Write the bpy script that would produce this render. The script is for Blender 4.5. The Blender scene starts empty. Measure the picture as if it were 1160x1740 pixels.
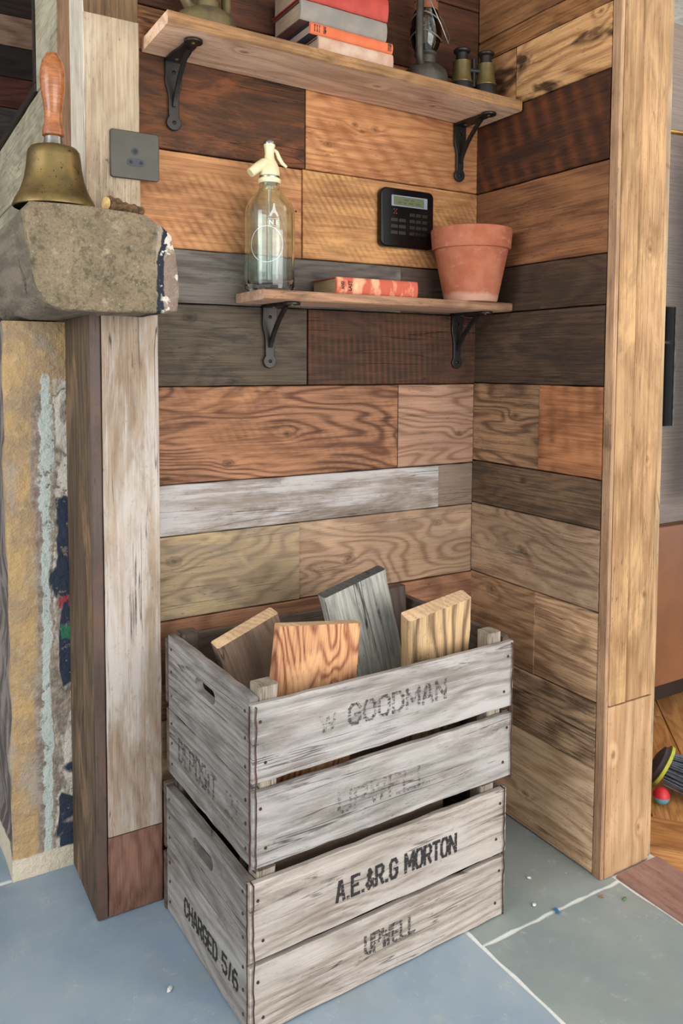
import bpy, bmesh, math, random
from mathutils import Vector, Matrix
class noise:   # small value noise, the same on every run
    @staticmethod
    def _h(i, j, k):
        n = (i*374761393 + j*668265263 + k*2147483647 + 1274126177) & 0xffffffff
        n = ((n ^ (n >> 13))*1274126177) & 0xffffffff
        return ((n ^ (n >> 16)) & 0xffff)/32767.5 - 1.0
    @staticmethod
    def noise(p):
        i, j, k = math.floor(p[0]), math.floor(p[1]), math.floor(p[2]); f = [p[0]-i, p[1]-j, p[2]-k]; u, v, w_ = [t*t*(3-2*t) for t in f]; h = noise._h
        def L(a, b, t): return a+(b-a)*t
        a = [L(L(h(i, j, k+d), h(i+1, j, k+d), u), L(h(i, j+1, k+d), h(i+1, j+1, k+d), u), v) for d in (0, 1)]
        return L(a[0], a[1], w_)
    @staticmethod
    def noise_vector(p):
        return Vector((noise.noise(p), noise.noise((p[0]+31.7, p[1]+11.3, p[2]+5.1)), noise.noise((p[0]-17.9, p[1]+43.1, p[2]-23.7))))
random.seed(7)
scn = bpy.context.scene
C = scn.collection
PI = math.pi

# ---------------------------------------------------------------- camera
cam_d = bpy.data.cameras.new('camera')
cam = bpy.data.objects.new('camera', cam_d); C.objects.link(cam); scn.camera = cam
FPX, CY, YAW, PITCH, ROLL = 1359.475, 704.22, 0.536017, -0.0616688, -0.0044455
fw = Vector((math.sin(YAW)*math.cos(PITCH), math.cos(YAW)*math.cos(PITCH), math.sin(PITCH)))
rt = Vector((math.cos(YAW), -math.sin(YAW), 0)); dn = fw.cross(rt)
r2 = math.cos(ROLL)*rt + math.sin(ROLL)*dn; d2 = -math.sin(ROLL)*rt + math.cos(ROLL)*dn
CAMPOS = Vector((-1.134, -1.356, 0.951))
m = Matrix((r2, -d2, -fw)).transposed().to_4x4(); m.translation = CAMPOS
cam.matrix_world = m
cam_d.sensor_width = 36; cam_d.lens = FPX*36/1740; cam_d.shift_y = -(870-CY)/1740
cam_d.clip_start = 0.02

# ---------------------------------------------------------------- light
W = bpy.data.worlds.new('world'); scn.world = W; W.use_nodes = True
bg = W.node_tree.nodes['Background']; bg.inputs[0].default_value = (0.90, 0.955, 1.0, 1); bg.inputs[1].default_value = 0.92
def area(name, loc, target, sx, sy, power, col):
    l = bpy.data.lights.new(name, 'AREA'); l.shape = 'RECTANGLE'; l.size = sx; l.size_y = sy; l.energy = power; l.color = col
    o = bpy.data.objects.new(name, l); C.objects.link(o); o.location = loc
    o.rotation_euler = (Vector(target)-Vector(loc)).to_track_quat('-Z', 'Y').to_euler(); return o
area('window_light', (-0.1, -3.2, 0.95), (-0.2, 0, 0.30), 2.6, 1.7, 70, (1.0, 0.965, 0.92))
area('side_fill_light', (-3.0, -0.9, 1.5), (-0.8, 0.0, 1.0), 1.4, 1.4, 26, (1.0, 0.98, 0.95))  # fill light added on the left to brighten the left-facing surfaces
area('kitchen_light', (1.1, -1.0, 2.2), (0.6, -0.3, 0.4), 0.7, 0.7, 5, (1.0, 0.80, 0.58))
scn.view_settings.view_transform = 'Standard'; scn.view_settings.look = 'None'
scn.view_settings.gamma = 1; scn.view_settings.use_curve_mapping = False
scn.view_settings.exposure = 0.25

# ---------------------------------------------------------------- node helpers
def lin(c):
    return tuple(((v/255)/12.92 if v/255 <= 0.04045 else ((v/255+0.055)/1.055)**2.4) for v in c) + (1.0,)
class G:
    def __init__(s, name):
        s.m = bpy.data.materials.new(name); s.m.use_nodes = True; s.t = s.m.node_tree; s.t.nodes.clear()
        s.out = s.t.nodes.new('ShaderNodeOutputMaterial'); s.b = s.t.nodes.new('ShaderNodeBsdfPrincipled')
        s.t.links.new(s.b.outputs[0], s.out.inputs[0])
        s.co = s.t.nodes.new('ShaderNodeTexCoord').outputs['Object']
    def put(s, sock, v):
        if isinstance(v, bpy.types.NodeSocket): s.t.links.new(v, sock)
        else: sock.default_value = v
    def M(s, op, a, b=0.0, c=None, clamp=False):
        n = s.t.nodes.new('ShaderNodeMath'); n.operation = op; n.use_clamp = clamp
        s.put(n.inputs[0], a); s.put(n.inputs[1], b)
        if c is not None: s.put(n.inputs[2], c)
        return n.outputs[0]
    def map(s, scale=(1, 1, 1), off=(0, 0, 0), vec=None, rot=(0, 0, 0)):
        n = s.t.nodes.new('ShaderNodeMapping'); n.inputs['Location'].default_value = off; n.inputs['Scale'].default_value = scale
        n.inputs['Rotation'].default_value = rot
        s.t.links.new(vec or s.co, n.inputs['Vector']); return n.outputs[0]
    def sep(s, vec=None):
        n = s.t.nodes.new('ShaderNodeSeparateXYZ'); s.t.links.new(vec or s.co, n.inputs[0]); return n.outputs
    def noise(s, vec, scale=1, detail=2, rough=0.5, dist=0.0):
        n = s.t.nodes.new('ShaderNodeTexNoise'); s.t.links.new(vec, n.inputs['Vector'])
        n.inputs['Scale'].default_value = scale; n.inputs['Detail'].default_value = detail
        n.inputs['Roughness'].default_value = rough; n.inputs['Distortion'].default_value = dist
        return n.outputs['Fac']
    def voro(s, vec, scale, feat='F1'):
        n = s.t.nodes.new('ShaderNodeTexVoronoi'); n.feature = feat; s.t.links.new(vec, n.inputs['Vector']); n.inputs['Scale'].default_value = scale
        return n.outputs['Distance']
    def step(s, v, a, b, lo=0.0, hi=1.0):
        n = s.t.nodes.new('ShaderNodeMapRange'); n.interpolation_type = 'SMOOTHSTEP'; s.put(n.inputs['Value'], v)
        n.inputs['From Min'].default_value = a; n.inputs['From Max'].default_value = b
        n.inputs['To Min'].default_value = lo; n.inputs['To Max'].default_value = hi
        return n.outputs[0]
    def mix(s, f, a, b, mode='MIX'):
        n = s.t.nodes.new('ShaderNodeMix'); n.data_type = 'RGBA'; n.blend_type = mode
        s.put(n.inputs[0], f)
        for sock, v in ((n.inputs[6], a), (n.inputs[7], b)):
            s.put(sock, v if isinstance(v, bpy.types.NodeSocket) else lin(v))
        return n.outputs[2]
    def bump(s, h, strength=0.3, dist=0.002):
        n = s.t.nodes.new('ShaderNodeBump'); n.inputs['Strength'].default_value = strength; n.inputs['Distance'].default_value = dist
        s.t.links.new(h, n.inputs['Height']); s.t.links.new(n.outputs[0], s.b.inputs['Normal'])
    def fin(s, col=None, rough=0.6, metal=0.0, spec=None):
        if col is not None: s.put(s.b.inputs['Base Color'], col if isinstance(col, bpy.types.NodeSocket) else lin(col))
        s.put(s.b.inputs['Roughness'], rough); s.put(s.b.inputs['Metallic'], metal)
        if spec is not None: s.b.inputs['Specular IOR Level'].default_value = spec
        return s.m

SEED = [0]
def wood(name, dark, light, stain=None, stain_amt=0.5, rings=1.0, freq=26, straight=60, paint=None, paint_cov=0.5, paint_box=None,
         knots=(), saw=None, saw_amt=0.35, saw_ang=0.9, saw_freq=260, rough=0.72, crack=0.4, burn=None, holes=0.0, bump=0.5, spec=0.3, lightpatch=None):
    """boards: local x runs along the grain, z across the face, y through the thickness"""
    g = G(name); SEED[0] += 1; s = SEED[0]
    off = (s*3.17 % 11, s*1.73 % 7, s*2.41 % 9)
    X, Y, Z = g.sep()
    n1 = g.noise(g.map((2.1, 5, 7.5), off), 1, 2.5, 0.45, 0.3)
    ph = g.M('MULTIPLY', n1, float(freq)*3.2)
    ph = g.M('ADD', ph, g.M('MULTIPLY', Z, float(straight)*2.2))
    ph = g.M('ADD', ph, g.M('MULTIPLY', Y, 90.0))
    core = None
    for (kx, kz, kr) in knots:
        dx = g.M('MULTIPLY', g.M('SUBTRACT', X, kx), 0.62); dz = g.M('SUBTRACT', Z, kz)
        d = g.M('SQRT', g.M('ADD', g.M('MULTIPLY', dx, dx), g.M('MULTIPLY', dz, dz)))
        q = g.M('DIVIDE', d, kr)
        ph = g.M('ADD', ph, g.M('MULTIPLY', g.M('EXPONENT', g.M('MULTIPLY', g.M('MULTIPLY', q, q), -0.30)), 7.0))
        q = g.M('ADD', q, g.M('MULTIPLY', g.M('SUBTRACT', g.noise(g.map((90, 90, 140), off), 1, 2), 0.5), 0.9))
        k = g.M('MULTIPLY', g.step(q, 0.35, 1.0, 1.0, 0.0), g.M('MULTIPLY_ADD', g.M('SINE', g.M('MULTIPLY', q, 11.0)), 0.25, 0.75))
        core = k if core is None else g.M('MAXIMUM', core, k)
    r = g.M('MULTIPLY_ADD', g.M('SINE', ph), 0.5, 0.5)
    r = g.M('POWER', r, 2.0)
    fib = g.noise(g.map((14, 400, 560), off), 1, 3, 0.65)
    mot = g.noise(g.map((5.5, 9, 15), off), 1, 5, 0.62, 0.6)
    big = g.noise(g.map((3.2, 3, 6), (off[2], off[0], off[1])), 1, 3, 0.55, 0.4)
    gr = g.noise(g.map((4.5, 110, 175), (off[1], off[2], off[0])), 1, 6, 0.72, 0.2)
    t = g.M('MULTIPLY_ADD', r, 0.56*rings, g.M('MULTIPLY_ADD', fib, 1.2, g.M('MULTIPLY_ADD', gr, 1.5, g.M('MULTIPLY_ADD', mot, 0.5, -1.18-0.20*rings))), clamp=True)
    col = g.mix(t, light, dark)
    tone = g.step(big, 0.32, 0.68, 0.80, 1.16)
    hsv = g.t.nodes.new('ShaderNodeHueSaturation'); g.t.links.new(col, hsv.inputs['Color']); g.t.links.new(tone, hsv.inputs['Value']); hsv.inputs['Saturation'].default_value = 0.95; col = hsv.outputs[0]
    if lightpatch: col = g.mix(g.M('MULTIPLY', g.step(g.noise(g.map((4, 4, 11), (off[1], off[2], off[0])), 1, 4, 0.6, 0.8), 0.5, 0.66), 0.75), col, lightpatch)
    if stain:
        f = g.step(g.M('MULTIPLY_ADD', gr, 0.55, g.M('MULTIPLY_ADD', fib, 0.3, g.noise(g.map((5.5, 8, 18), (off[1], off[2], off[0])), 1, 6, 0.72, 0.8))), 0.84, 1.12)
        col = g.mix(g.M('MULTIPLY', f, stain_amt), col, stain)
    if saw:
        vz = g.M('ADD', g.M('MULTIPLY', X, math.cos(saw_ang)), g.M('MULTIPLY', Z, math.sin(saw_ang)))
        sn = g.M('MULTIPLY_ADD', g.M('SINE', g.M('MULTIPLY_ADD', vz, float(saw_freq), g.M('MULTIPLY', big, 5.0))), 0.5, 0.5)
        sn = g.M('MULTIPLY', g.M('POWER', sn, 1.5), g.step(mot, 0.36, 0.62))
        col = g.mix(g.M('MULTIPLY', sn, saw_amt), col, saw)
    if burn:
        f = g.step(g.noise(g.map((5.5, 4, 12), (off[2]*2, off[1], off[0])), 1, 3, 0.6, 1.2), 0.48, 0.66)
        f = g.M('MULTIPLY', f, g.M('MULTIPLY_ADD', fib, 0.7, 0.6), clamp=True)
        col = g.mix(f, col, burn)
    hgt = g.M('MULTIPLY_ADD', r, -0.25*rings, g.M('MULTIPLY_ADD', fib, -0.7, g.M('MULTIPLY', gr, -0.9)))
    fl = g.M('MULTIPLY', g.step(g.noise(g.map((70, 300, 420), (off[2], off[1], off[0])), 1, 2, 0.6), 0.62, 0.70), g.step(mot, 0.4, 0.6)); col = g.mix(g.M('MULTIPLY', fl, 0.55), col, tuple(c*0.5 for c in dark))
    if core is not None:
        col = g.mix(g.M('MULTIPLY', core, 0.75), col, tuple(c*0.55 for c in dark))
    if paint:
        pn = g.noise(g.map((3.4, 5, 17), (off[1]+3, off[0], off[2])), 1, 6, 0.66, 0.5)
        pn = g.M('MULTIPLY_ADD', fib, 0.30, g.M('MULTIPLY_ADD', g.M('SUBTRACT', gr, 0.5), 0.55, pn))
        f = g.M('MULTIPLY', g.step(pn, 0.82-paint_cov*0.62, 1.08-paint_cov*0.62), g.step(g.noise(g.map((60, 60, 90), off), 1, 4, 0.7), 0.30, 0.42, 0.55, 1.0))
        if paint_box:
            x0, x1 = paint_box
            e = g.M('MULTIPLY', g.M('SUBTRACT', mot, 0.5), 0.05)
            f = g.M('MULTIPLY', f, g.step(g.M('ADD', X, e), x0-0.008, x0+0.008)); f = g.M('MULTIPLY', f, g.step(g.M('ADD', X, e), x1-0.006, x1+0.006, 1.0, 0.0))
        col = g.mix(g.M('MULTIPLY', f, 0.86), col, paint); hgt = g.M('MULTIPLY_ADD', f, 0.6, hgt)
    if crack:
        cn = g.noise(g.map((1.6, 4, 34), (off[0]+5, off[2], off[1])), 1, 3, 0.5, 0.2)
        ck = g.step(g.M('ABSOLUTE', g.M('SUBTRACT', cn, 0.5)), 0.0, 0.012, 1.0, 0.0)
        ck = g.M('MULTIPLY', ck, g.step(mot, 0.45, 0.6))
        col = g.mix(g.M('MULTIPLY', ck, crack), col, tuple(c*0.3 for c in dark)); hgt = g.M('MULTIPLY_ADD', ck, -1.6*crack, hgt)
    if holes:
        v = g.voro(g.map((34, 34, 34), off), 1); h = g.step(v, 0.05, 0.11, 1.0, 0.0)
        h = g.M('MULTIPLY', h, g.step(g.noise(g.map((9, 9, 9), off), 1, 1), 0.52, 0.6))
        col = g.mix(g.M('MULTIPLY', h, holes), col, (28, 20, 14))
    g.bump(hgt, bump, 0.0016)
    g.fin(col, rough, 0, spec); return g.m

def plain(name, c1, c2=None, scale=40, rough=0.5, metal=0.0, bump=0.0, spec=None, detail=4, stretch=(1, 1, 1)):
    g = G(name)
    n = g.noise(g.map(stretch), scale, detail, 0.6)
    col = g.mix(g.step(n, 0.35, 0.68), c1, c2 or tuple(v*0.85 for v in c1))
    if bump: g.bump(n, bump, 0.002)
    return g.fin(col, rough, metal, spec)

def thin_glass(name, tint, ior=1.45, gain=1.0):
    g = G(name); tr = g.t.nodes.new('ShaderNodeBsdfTransparent'); tr.inputs[0].default_value = lin(tint)
    gl = g.t.nodes.new('ShaderNodeBsdfGlossy'); gl.inputs['Roughness'].default_value = 0.02
    fr = g.t.nodes.new('ShaderNodeFresnel'); fr.inputs[0].default_value = ior
    mx = g.t.nodes.new('ShaderNodeMixShader'); g.t.links.new(g.M('MULTIPLY', fr.outputs[0], gain, clamp=True), mx.inputs[0]); g.t.links.new(tr.outputs[0], mx.inputs[1]); g.t.links.new(gl.outputs[0], mx.inputs[2]); g.t.links.new(mx.outputs[0], g.out.inputs[0])
    return g.m
# ---------------------------------------------------------------- mesh helpers
def obj(name, me, mat=None, parent=None, **props):
    o = bpy.data.objects.new(name, me); C.objects.link(o)
    if mat is not None and me is not None and len(me.materials) == 0:
        for mm in (mat if isinstance(mat, (list, tuple)) else [mat]): me.materials.append(mm)
    if parent is not None: o.parent = parent
    for k, v in props.items(): o[k] = v
    return o
def thing(name, label, cat, loc=(0, 0, 0), rotz=0.0, group=None):
    o = bpy.data.objects.new(name, None); C.objects.link(o); o.location = loc; o.rotation_euler = (0, 0, rotz)
    o.empty_display_size = 0.03; o['label'] = label; o['category'] = cat
    if group: o['group'] = group
    return o
def tag(o, label, cat, group=None):
    o['label'] = label; o['category'] = cat
    if group: o['group'] = group
    return o
def b2m(bm, name, smooth=False):
    me = bpy.data.meshes.new(name); bmesh.ops.recalc_face_normals(bm, faces=bm.faces); bm.to_mesh(me); bm.free()
    if smooth:
        for p in me.polygons: p.use_smooth = True
        try: me.set_sharp_from_angle(angle=math.radians(40))
        except Exception: pass
    return me
def box_bm(bm, x0, x1, y0, y1, z0, z1):
    vs = [bm.verts.new(p) for p in ((x0, y0, z0), (x1, y0, z0), (x1, y1, z0), (x0, y1, z0), (x0, y0, z1), (x1, y0, z1), (x1, y1, z1), (x0, y1, z1))]
    for f in ((0, 3, 2, 1), (4, 5, 6, 7), (0, 1, 5, 4), (1, 2, 6, 5), (2, 3, 7, 6), (3, 0, 4, 7)): bm.faces.new([vs[i] for i in f])
def box(name, x0, x1, y0, y1, z0, z1, mat, parent=None, bev=0.0, **props):
    bm = bmesh.new(); cx, cy, cz = (x0+x1)/2, (y0+y1)/2, (z0+z1)/2
    box_bm(bm, x0-cx, x1-cx, y0-cy, y1-cy, z0-cz, z1-cz)
    if bev: bmesh.ops.bevel(bm, geom=bm.edges[:]+bm.verts[:], offset=bev, segments=2, affect='EDGES', profile=0.6)
    o = obj(name, b2m(bm, name), mat, parent, **props); o.location = (cx, cy, cz); return o
def board_mesh(L, Wd, T, ch=0.0015, jit=0.0012, seg=None, seed=0, endmat=False, edgemat=None, wob=0.0):
    """board centred on its origin: length x, width z, thickness y; chamfered, hand-worn edges"""
    seg = seg or max(2, min(14, int(L/0.03))); rnd = random.Random(seed*977+13)
    bm = bmesh.new(); h, t = Wd/2, T/2; prof = [(-t, -h+ch), (-t, h-ch), (-t+ch, h), (t-ch, h), (t, h-ch), (t, -h+ch), (t-ch, -h), (-t+ch, -h)]
    rings = []
    for i in range(seg+1):
        x = -L/2 + L*i/seg; e1 = rnd.uniform(-jit, jit*0.3); e2 = rnd.uniform(-jit, jit*0.3); f = rnd.uniform(-jit, 0)*0.4
        wv = wob*math.sin(i*1.7+seed)
        xx = x + (rnd.uniform(-jit, jit) if i in (0, seg) else 0)
        rings.append([bm.verts.new((xx, y-(f if y < 0 else 0), z+(e1 if z > 0 else -e2)+wv)) for (y, z) in prof])
    n = len(prof)
    for i in range(seg):
        for k in range(n):
            f = bm.faces.new((rings[i][k], rings[i][(k+1) % n], rings[i+1][(k+1) % n], rings[i+1][k]))
            if edgemat and k in edgemat: f.material_index = 1
    for rg in (rings[0][::-1], rings[-1]):
        f = bm.faces.new(rg)
        if endmat: f.material_index = 1
    return b2m(bm, 'board')
def bar_tube(bm, pts, rad, n=8, closed=False):
    pts = [Vector(p) for p in pts]; N = len(pts); rings = []
    prev = None
    for i, p in enumerate(pts):
        if closed: d = (pts[(i+1) % N]-pts[i-1])
        else: d = pts[min(i+1, N-1)]-pts[max(i-1, 0)]
        d.normalize()
        if prev is None:
            u = d.cross(Vector((0, 0, 1)));
            if u.length < 0.1: u = d.cross(Vector((1, 0, 0)))
        else: u = prev - d*prev.dot(d)
        u.normalize(); prev = u; v = d.cross(u); r = rad[i] if isinstance(rad, (list, tuple)) else rad
        rings.append([bm.verts.new(p+u*r*math.cos(2*PI*k/n)+v*r*math.sin(2*PI*k/n)) for k in range(n)])
    for i in range(N if closed else N-1):
        a, b = rings[i], rings[(i+1) % N]
        for k in range(n): bm.faces.new((a[k], a[(k+1) % n], b[(k+1) % n], b[k]))
    if not closed: bm.faces.new(rings[0][::-1]); bm.faces.new(rings[-1])
def tube(name, pts, rad, mat, parent=None, n=8, closed=False, **props):
    bm = bmesh.new(); bar_tube(bm, pts, rad, n, closed); return obj(name, b2m(bm, name, True), mat, parent, **props)
def lathe_mesh(prof, n=40, mod=None, name='lathe'):
    """prof: (radius, z) from bottom to top; mod(angle, z) scales the radius"""
    bm = bmesh.new(); rings = []
    for (r, z) in prof:
        if r < 1e-6: rings.append([bm.verts.new((0, 0, z))])
        else: rings.append([bm.verts.new((r*(mod(2*PI*k/n, z) if mod else 1)*math.cos(2*PI*k/n), r*(mod(2*PI*k/n, z) if mod else 1)*math.sin(2*PI*k/n), z)) for k in range(n)])
    for a, b in zip(rings, rings[1:]):
        if len(a) == 1 and len(b) == 1: continue
        for k in range(n):
            k2 = (k+1) % n
            if len(a) == 1: bm.faces.new((a[0], b[k], b[k2]))
            elif len(b) == 1: bm.faces.new((a[k], a[k2], b[0]))
            else: bm.faces.new((a[k], a[k2], b[k2], b[k]))
    return b2m(bm, name, True)
def lathe(name, prof, mat, parent=None, loc=(0, 0, 0), n=40, mod=None, **props):
    o = obj(name, lathe_mesh(prof, n, mod, name), mat, parent, **props); o.location = loc; return o
def eval_mesh(o):
    dg = bpy.context.evaluated_depsgraph_get(); me = bpy.data.meshes.new_from_object(o.evaluated_get(dg)); d = o.data
    bpy.data.objects.remove(o); bpy.data.curves.remove(d); return me
def shape_mesh(outer, holes, thick, bevel=0.0):
    """flat outline in xy with holes, extruded along z and centred"""
    cu = bpy.data.curves.new('shape', 'CURVE'); cu.dimensions = '2D'; cu.fill_mode = 'BOTH'; cu.extrude = thick/2-bevel; cu.bevel_depth = bevel; cu.bevel_resolution = 1
    cu.offset = -bevel
    for poly in [outer]+list(holes):
        sp = cu.splines.new('POLY'); sp.points.add(len(poly)-1); sp.use_cyclic_u = True
        for q, (x, y) in zip(sp.points, poly): q.co = (x, y, 0, 1)
    o = bpy.data.objects.new('shape', cu); C.objects.link(o); return eval_mesh(o)
def text_mesh(body, width, height, off=0.012, shear=0.0, thick=0.0004):
    cu = bpy.data.curves.new('lettering', 'FONT'); cu.body = body; cu.size = 1; cu.extrude = 0.001; cu.offset = off; cu.shear = shear
    cu.align_x = 'LEFT'; cu.resolution_u = 3
    o = bpy.data.objects.new('lettering', cu); C.objects.link(o); me = eval_mesh(o)
    xs = [v.co.x for v in me.vertices]; ys = [v.co.y for v in me.vertices]
    x0, x1, y0, y1 = min(xs), max(xs), min(ys), max(ys)
    for v in me.vertices:
        v.co.x = ((v.co.x-x0)/(x1-x0)-0.5)*width; v.co.y = ((v.co.y-y0)/(y1-y0)-0.5)*height; v.co.z = thick if v.co.z > 0 else 0
    me.materials.clear(); return me
def rrect(w, h, r, n=5):
    pts = []
    for cx, cy, a0 in ((w/2-r, h/2-r, 0), (-w/2+r, h/2-r, 90), (-w/2+r, -h/2+r, 180), (w/2-r, -h/2+r, 270)):
        for i in range(n+1):
            a = math.radians(a0+90*i/n); pts.append((cx+r*math.cos(a), cy+r*math.sin(a)))
    return pts
FRONT = Matrix(((1, 0, 0), (0, 0, -1), (0, 1, 0))).to_euler()          # xy shape stood up, facing -y
SIDE = Matrix(((0, 0, -1), (-1, 0, 0), (0, 1, 0))).to_euler()           # xy shape stood up, facing -x (shape x runs towards -y)

# ---------------------------------------------------------------- the setting: floor
def slate_mat(name, ca, cb):
    g = G(name); X, Y, Z = g.sep()
    n1 = g.noise(g.co, 3.2, 5, 0.6); n2 = g.noise(g.co, 22, 5, 0.65); n3 = g.noise(g.co, 160, 3, 0.6)
    col = g.mix(g.step(n1, 0.35, 0.68), ca, cb); col = g.mix(g.M('MULTIPLY', g.step(n2, 0.55, 0.75), 0.45), col, (170, 176, 170))
    col = g.mix(g.M('MULTIPLY', g.step(g.noise(g.map((1, 1, 1), (4, 2, 0)), 5, 4), 0.56, 0.72), 0.35), col, (148, 144, 126))
    sp = g.step(g.voro(g.co, 30), 0.03, 0.06, 1, 0); sp = g.M('MULTIPLY', sp, g.step(n1, 0.5, 0.62)); col = g.mix(sp, col, (205, 208, 205))
    sc = g.step(g.M('ABSOLUTE', g.M('SUBTRACT', g.noise(g.map((14, 5, 1), rot=(0, 0, 0.6)), 1, 3, 0.6, 2.0), 0.5)), 0, 0.006, 1, 0)
    col = g.mix(g.M('MULTIPLY', sc, g.M('MULTIPLY', g.step(n2, 0.5, 0.6), 0.5)), col, (190, 195, 192))
    g.bump(g.M('MULTIPLY_ADD', n3, 0.3, n2), 0.12, 0.002); return g.fin(col, g.step(n2, 0.3, 0.7, 0.34, 0.5), 0, 0.45)
slate_cool_lit = slate_mat('slate_cool_lit', (126, 146, 164), (150, 165, 175))  # grey-blue slate, with cool window light put into the colour of the left tiles
slate_green = slate_mat('slate_green', (128, 140, 142), (150, 157, 152))
g = G('grout'); n = g.noise(g.co, 90, 4); grout = g.fin(g.mix(n, (236, 236, 230), (205, 208, 204)), 0.85); g.bump(n, 0.5, 0.002)
floor = box('floor', -2.6, 0.16, -2.4, 1.4, -0.06, -0.0018, grout, kind='structure')
def tile(x0, x1, y0, y1, seed):
    rnd = random.Random(seed); bm = bmesh.new(); gp = 0.0034
    x0 += gp; x1 -= gp; y0 += gp; y1 -= gp; pts = []
    def edge(a, b, n):
        for i in range(n):
            t = i/n; pts.append((a[0]+(b[0]-a[0])*t+rnd.uniform(-0.0018, 0.0018), a[1]+(b[1]-a[1])*t+rnd.uniform(-0.0018, 0.0018)))
    edge((x0, y0), (x1, y0), 16); edge((x1, y0), (x1, y1), 16); edge((x1, y1), (x0, y1), 16); edge((x0, y1), (x0, y0), 16)
    cx, cy = (x0+x1)/2, (y0+y1)/2
    lo = [bm.verts.new((x-cx, y-cy, -0.012)) for x, y in pts]; mi = [bm.verts.new((x-cx, y-cy, -0.0015)) for x, y in pts]
    hi = [bm.verts.new(((x-cx)*0.997, (y-cy)*0.997, 0)) for x, y in pts]
    for a, b in ((lo, mi), (mi, hi)):
        for k in range(len(pts)): bm.faces.new((a[k], a[(k+1) % len(pts)], b[(k+1) % len(pts)], b[k]))
    bm.faces.new(hi); bm.faces.new(lo[::-1])
    o = obj('flagstone', b2m(bm, 'flagstone'), slate_cool_lit if x0 < -0.5 else slate_green, floor); o.parent = floor; o.matrix_parent_inverse = floor.matrix_world.inverted()
    o.location = (cx-floor.location.x, cy-floor.location.y, -floor.location.z+rnd.uniform(-0.0005, 0)); return o
xs = [-2.5, -1.75, -1.005, -0.29]
for i, (x0, x1, y0, y1) in enumerate([(-1.10, -0.29, -0.78, 0.172), (-0.29, 0.04, -0.395, 0.05), (-0.29, 0.04, -1.0, -0.395), (-1.10, -0.29, -1.6, -0.78), (-1.10, -0.29, 0.172, 1.0),
                                      (-0.29, 0.04, -1.6, -1.0), (-1.8, -1.10, -0.45, 0.5), (-1.8, -1.10, -1.4, -0.45), (-1.8, -1.10, 0.5, 1.0)]):
    tile(x0, x1, y0, y1, i+3)
thr_m = wood('threshold_wood', (112, 74, 62), (152, 112, 98), stain=(170, 140, 128), stain_amt=0.4, rings=0.5, rough=0.6, crack=0.5)
def place_board(name, L, Wd, T, center, axis, mat, parent, seed=0, **kw):
    """axis: 'x' along wall_back, 'y' along wall_right, 'z' upright facing -y, 'zs' upright facing -x, 'fx'/'fy' flat on the floor"""
    me = board_mesh(L, Wd, T, seed=seed, **kw); o = obj(name, me, mat, parent); o.location = center
    R = {'x': (0, 0, 0), 'y': (0, 0, -PI/2), 'z': (0, PI/2, 0), 'fx': (-PI/2, 0, 0)}
    if axis in R: o.rotation_euler = R[axis]
    elif axis == 'zs': o.rotation_euler = Matrix(((0, 1, 0), (0, 0, -1), (-1, 0, 0))).to_euler()
    elif axis == 'fy': o.rotation_euler = Matrix(((0, 0, 1), (1, 0, 0), (0, 1, 0))).to_euler()
    return o
thr = place_board('door_threshold', 1.2, 0.118, 0.018, (0.101, -0.985, -0.004), 'fy', thr_m, None, 3, ch=0.003)
tag(thr, 'reddish brown wooden threshold strip between flagstones and oak floor', 'threshold')
thr.name = 'trim_9'; thr['kind'] = 'structure'; del thr['category']
# oak floor beyond the post, boards laid diagonally
oak_base = box('floor_oak', 0.16, 2.3, -1.6, 1.2, -0.06, -0.014, plain('subfloor', (70, 48, 28)), kind='structure')
oaks = [wood('oak_%d' % i, d, l, rings=0.8, rough=0.42, stain=(150, 98, 48), stain_amt=0.35, crack=0.2, spec=0.4, bump=0.2)
        for i, (d, l) in enumerate([((150, 92, 40), (206, 146, 78)), ((164, 104, 48), (214, 156, 88)), ((140, 86, 38), (196, 134, 68))])]
bm = None
ang = math.radians(48)
shared = [board_mesh(0.9, 0.118, 0.014, seed=40+i) for i in range(3)]
for i in range(3): shared[i].materials.append(oaks[i])
k = 0
def oak_rows(ang, origin, z, keep):
    global k
    u = Vector((math.cos(ang), math.sin(ang), 0)); v = Vector((-math.sin(ang), math.cos(ang), 0))
    for a in range(-9, 10):
        for b in range(-2, 3):
            c = Vector(origin) + u*(b*0.905+(a % 3)*0.3) + v*(a*0.1192); c.z = z
            if not keep(c, c-u*0.45, c+u*0.45): continue
            o = obj('floorboard', shared[k % 3], None, oak_base); k += 1
            o.location = c - oak_base.location; o.rotation_euler = Matrix(((u.x, 0, -u.y), (u.y, 0, u.x), (0, -1, 0))).to_euler()
oak_rows(math.radians(48), (0.75, -0.2, 0), -0.0102, lambda c, p, q: -0.1 < c.x < 2.0 and -1.2 < c.y < 1.0)
oak_rows(math.radians(-50), (0.40, -0.52, 0), -0.0095, lambda c, p, q: 0.05 < c.x < 0.62 and -1.2 < c.y < -0.36)

# ---------------------------------------------------------------- the setting: walls
core = plain('wall_core', (52, 38, 28), (34, 25, 18), 30, 0.9)
wall_back = box('wall_back', -0.735, 0.06, 0.022, 0.08, 0, 2.4, core, kind='structure')
wall_right = box('wall_right', 0.030, 0.14, -0.34, 0.022, 0, 2.4, core, kind='structure')
ceiling = box('ceiling', -2.6, 2.4, -1.0, 1.4, 2.4, 2.46, plain('ceiling_paint', (206, 196, 180), rough=0.9), kind='structure')

Wd = {}
def w(key, *a, **k): Wd[key] = wood(key, *a, **k); return Wd[key]
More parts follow.
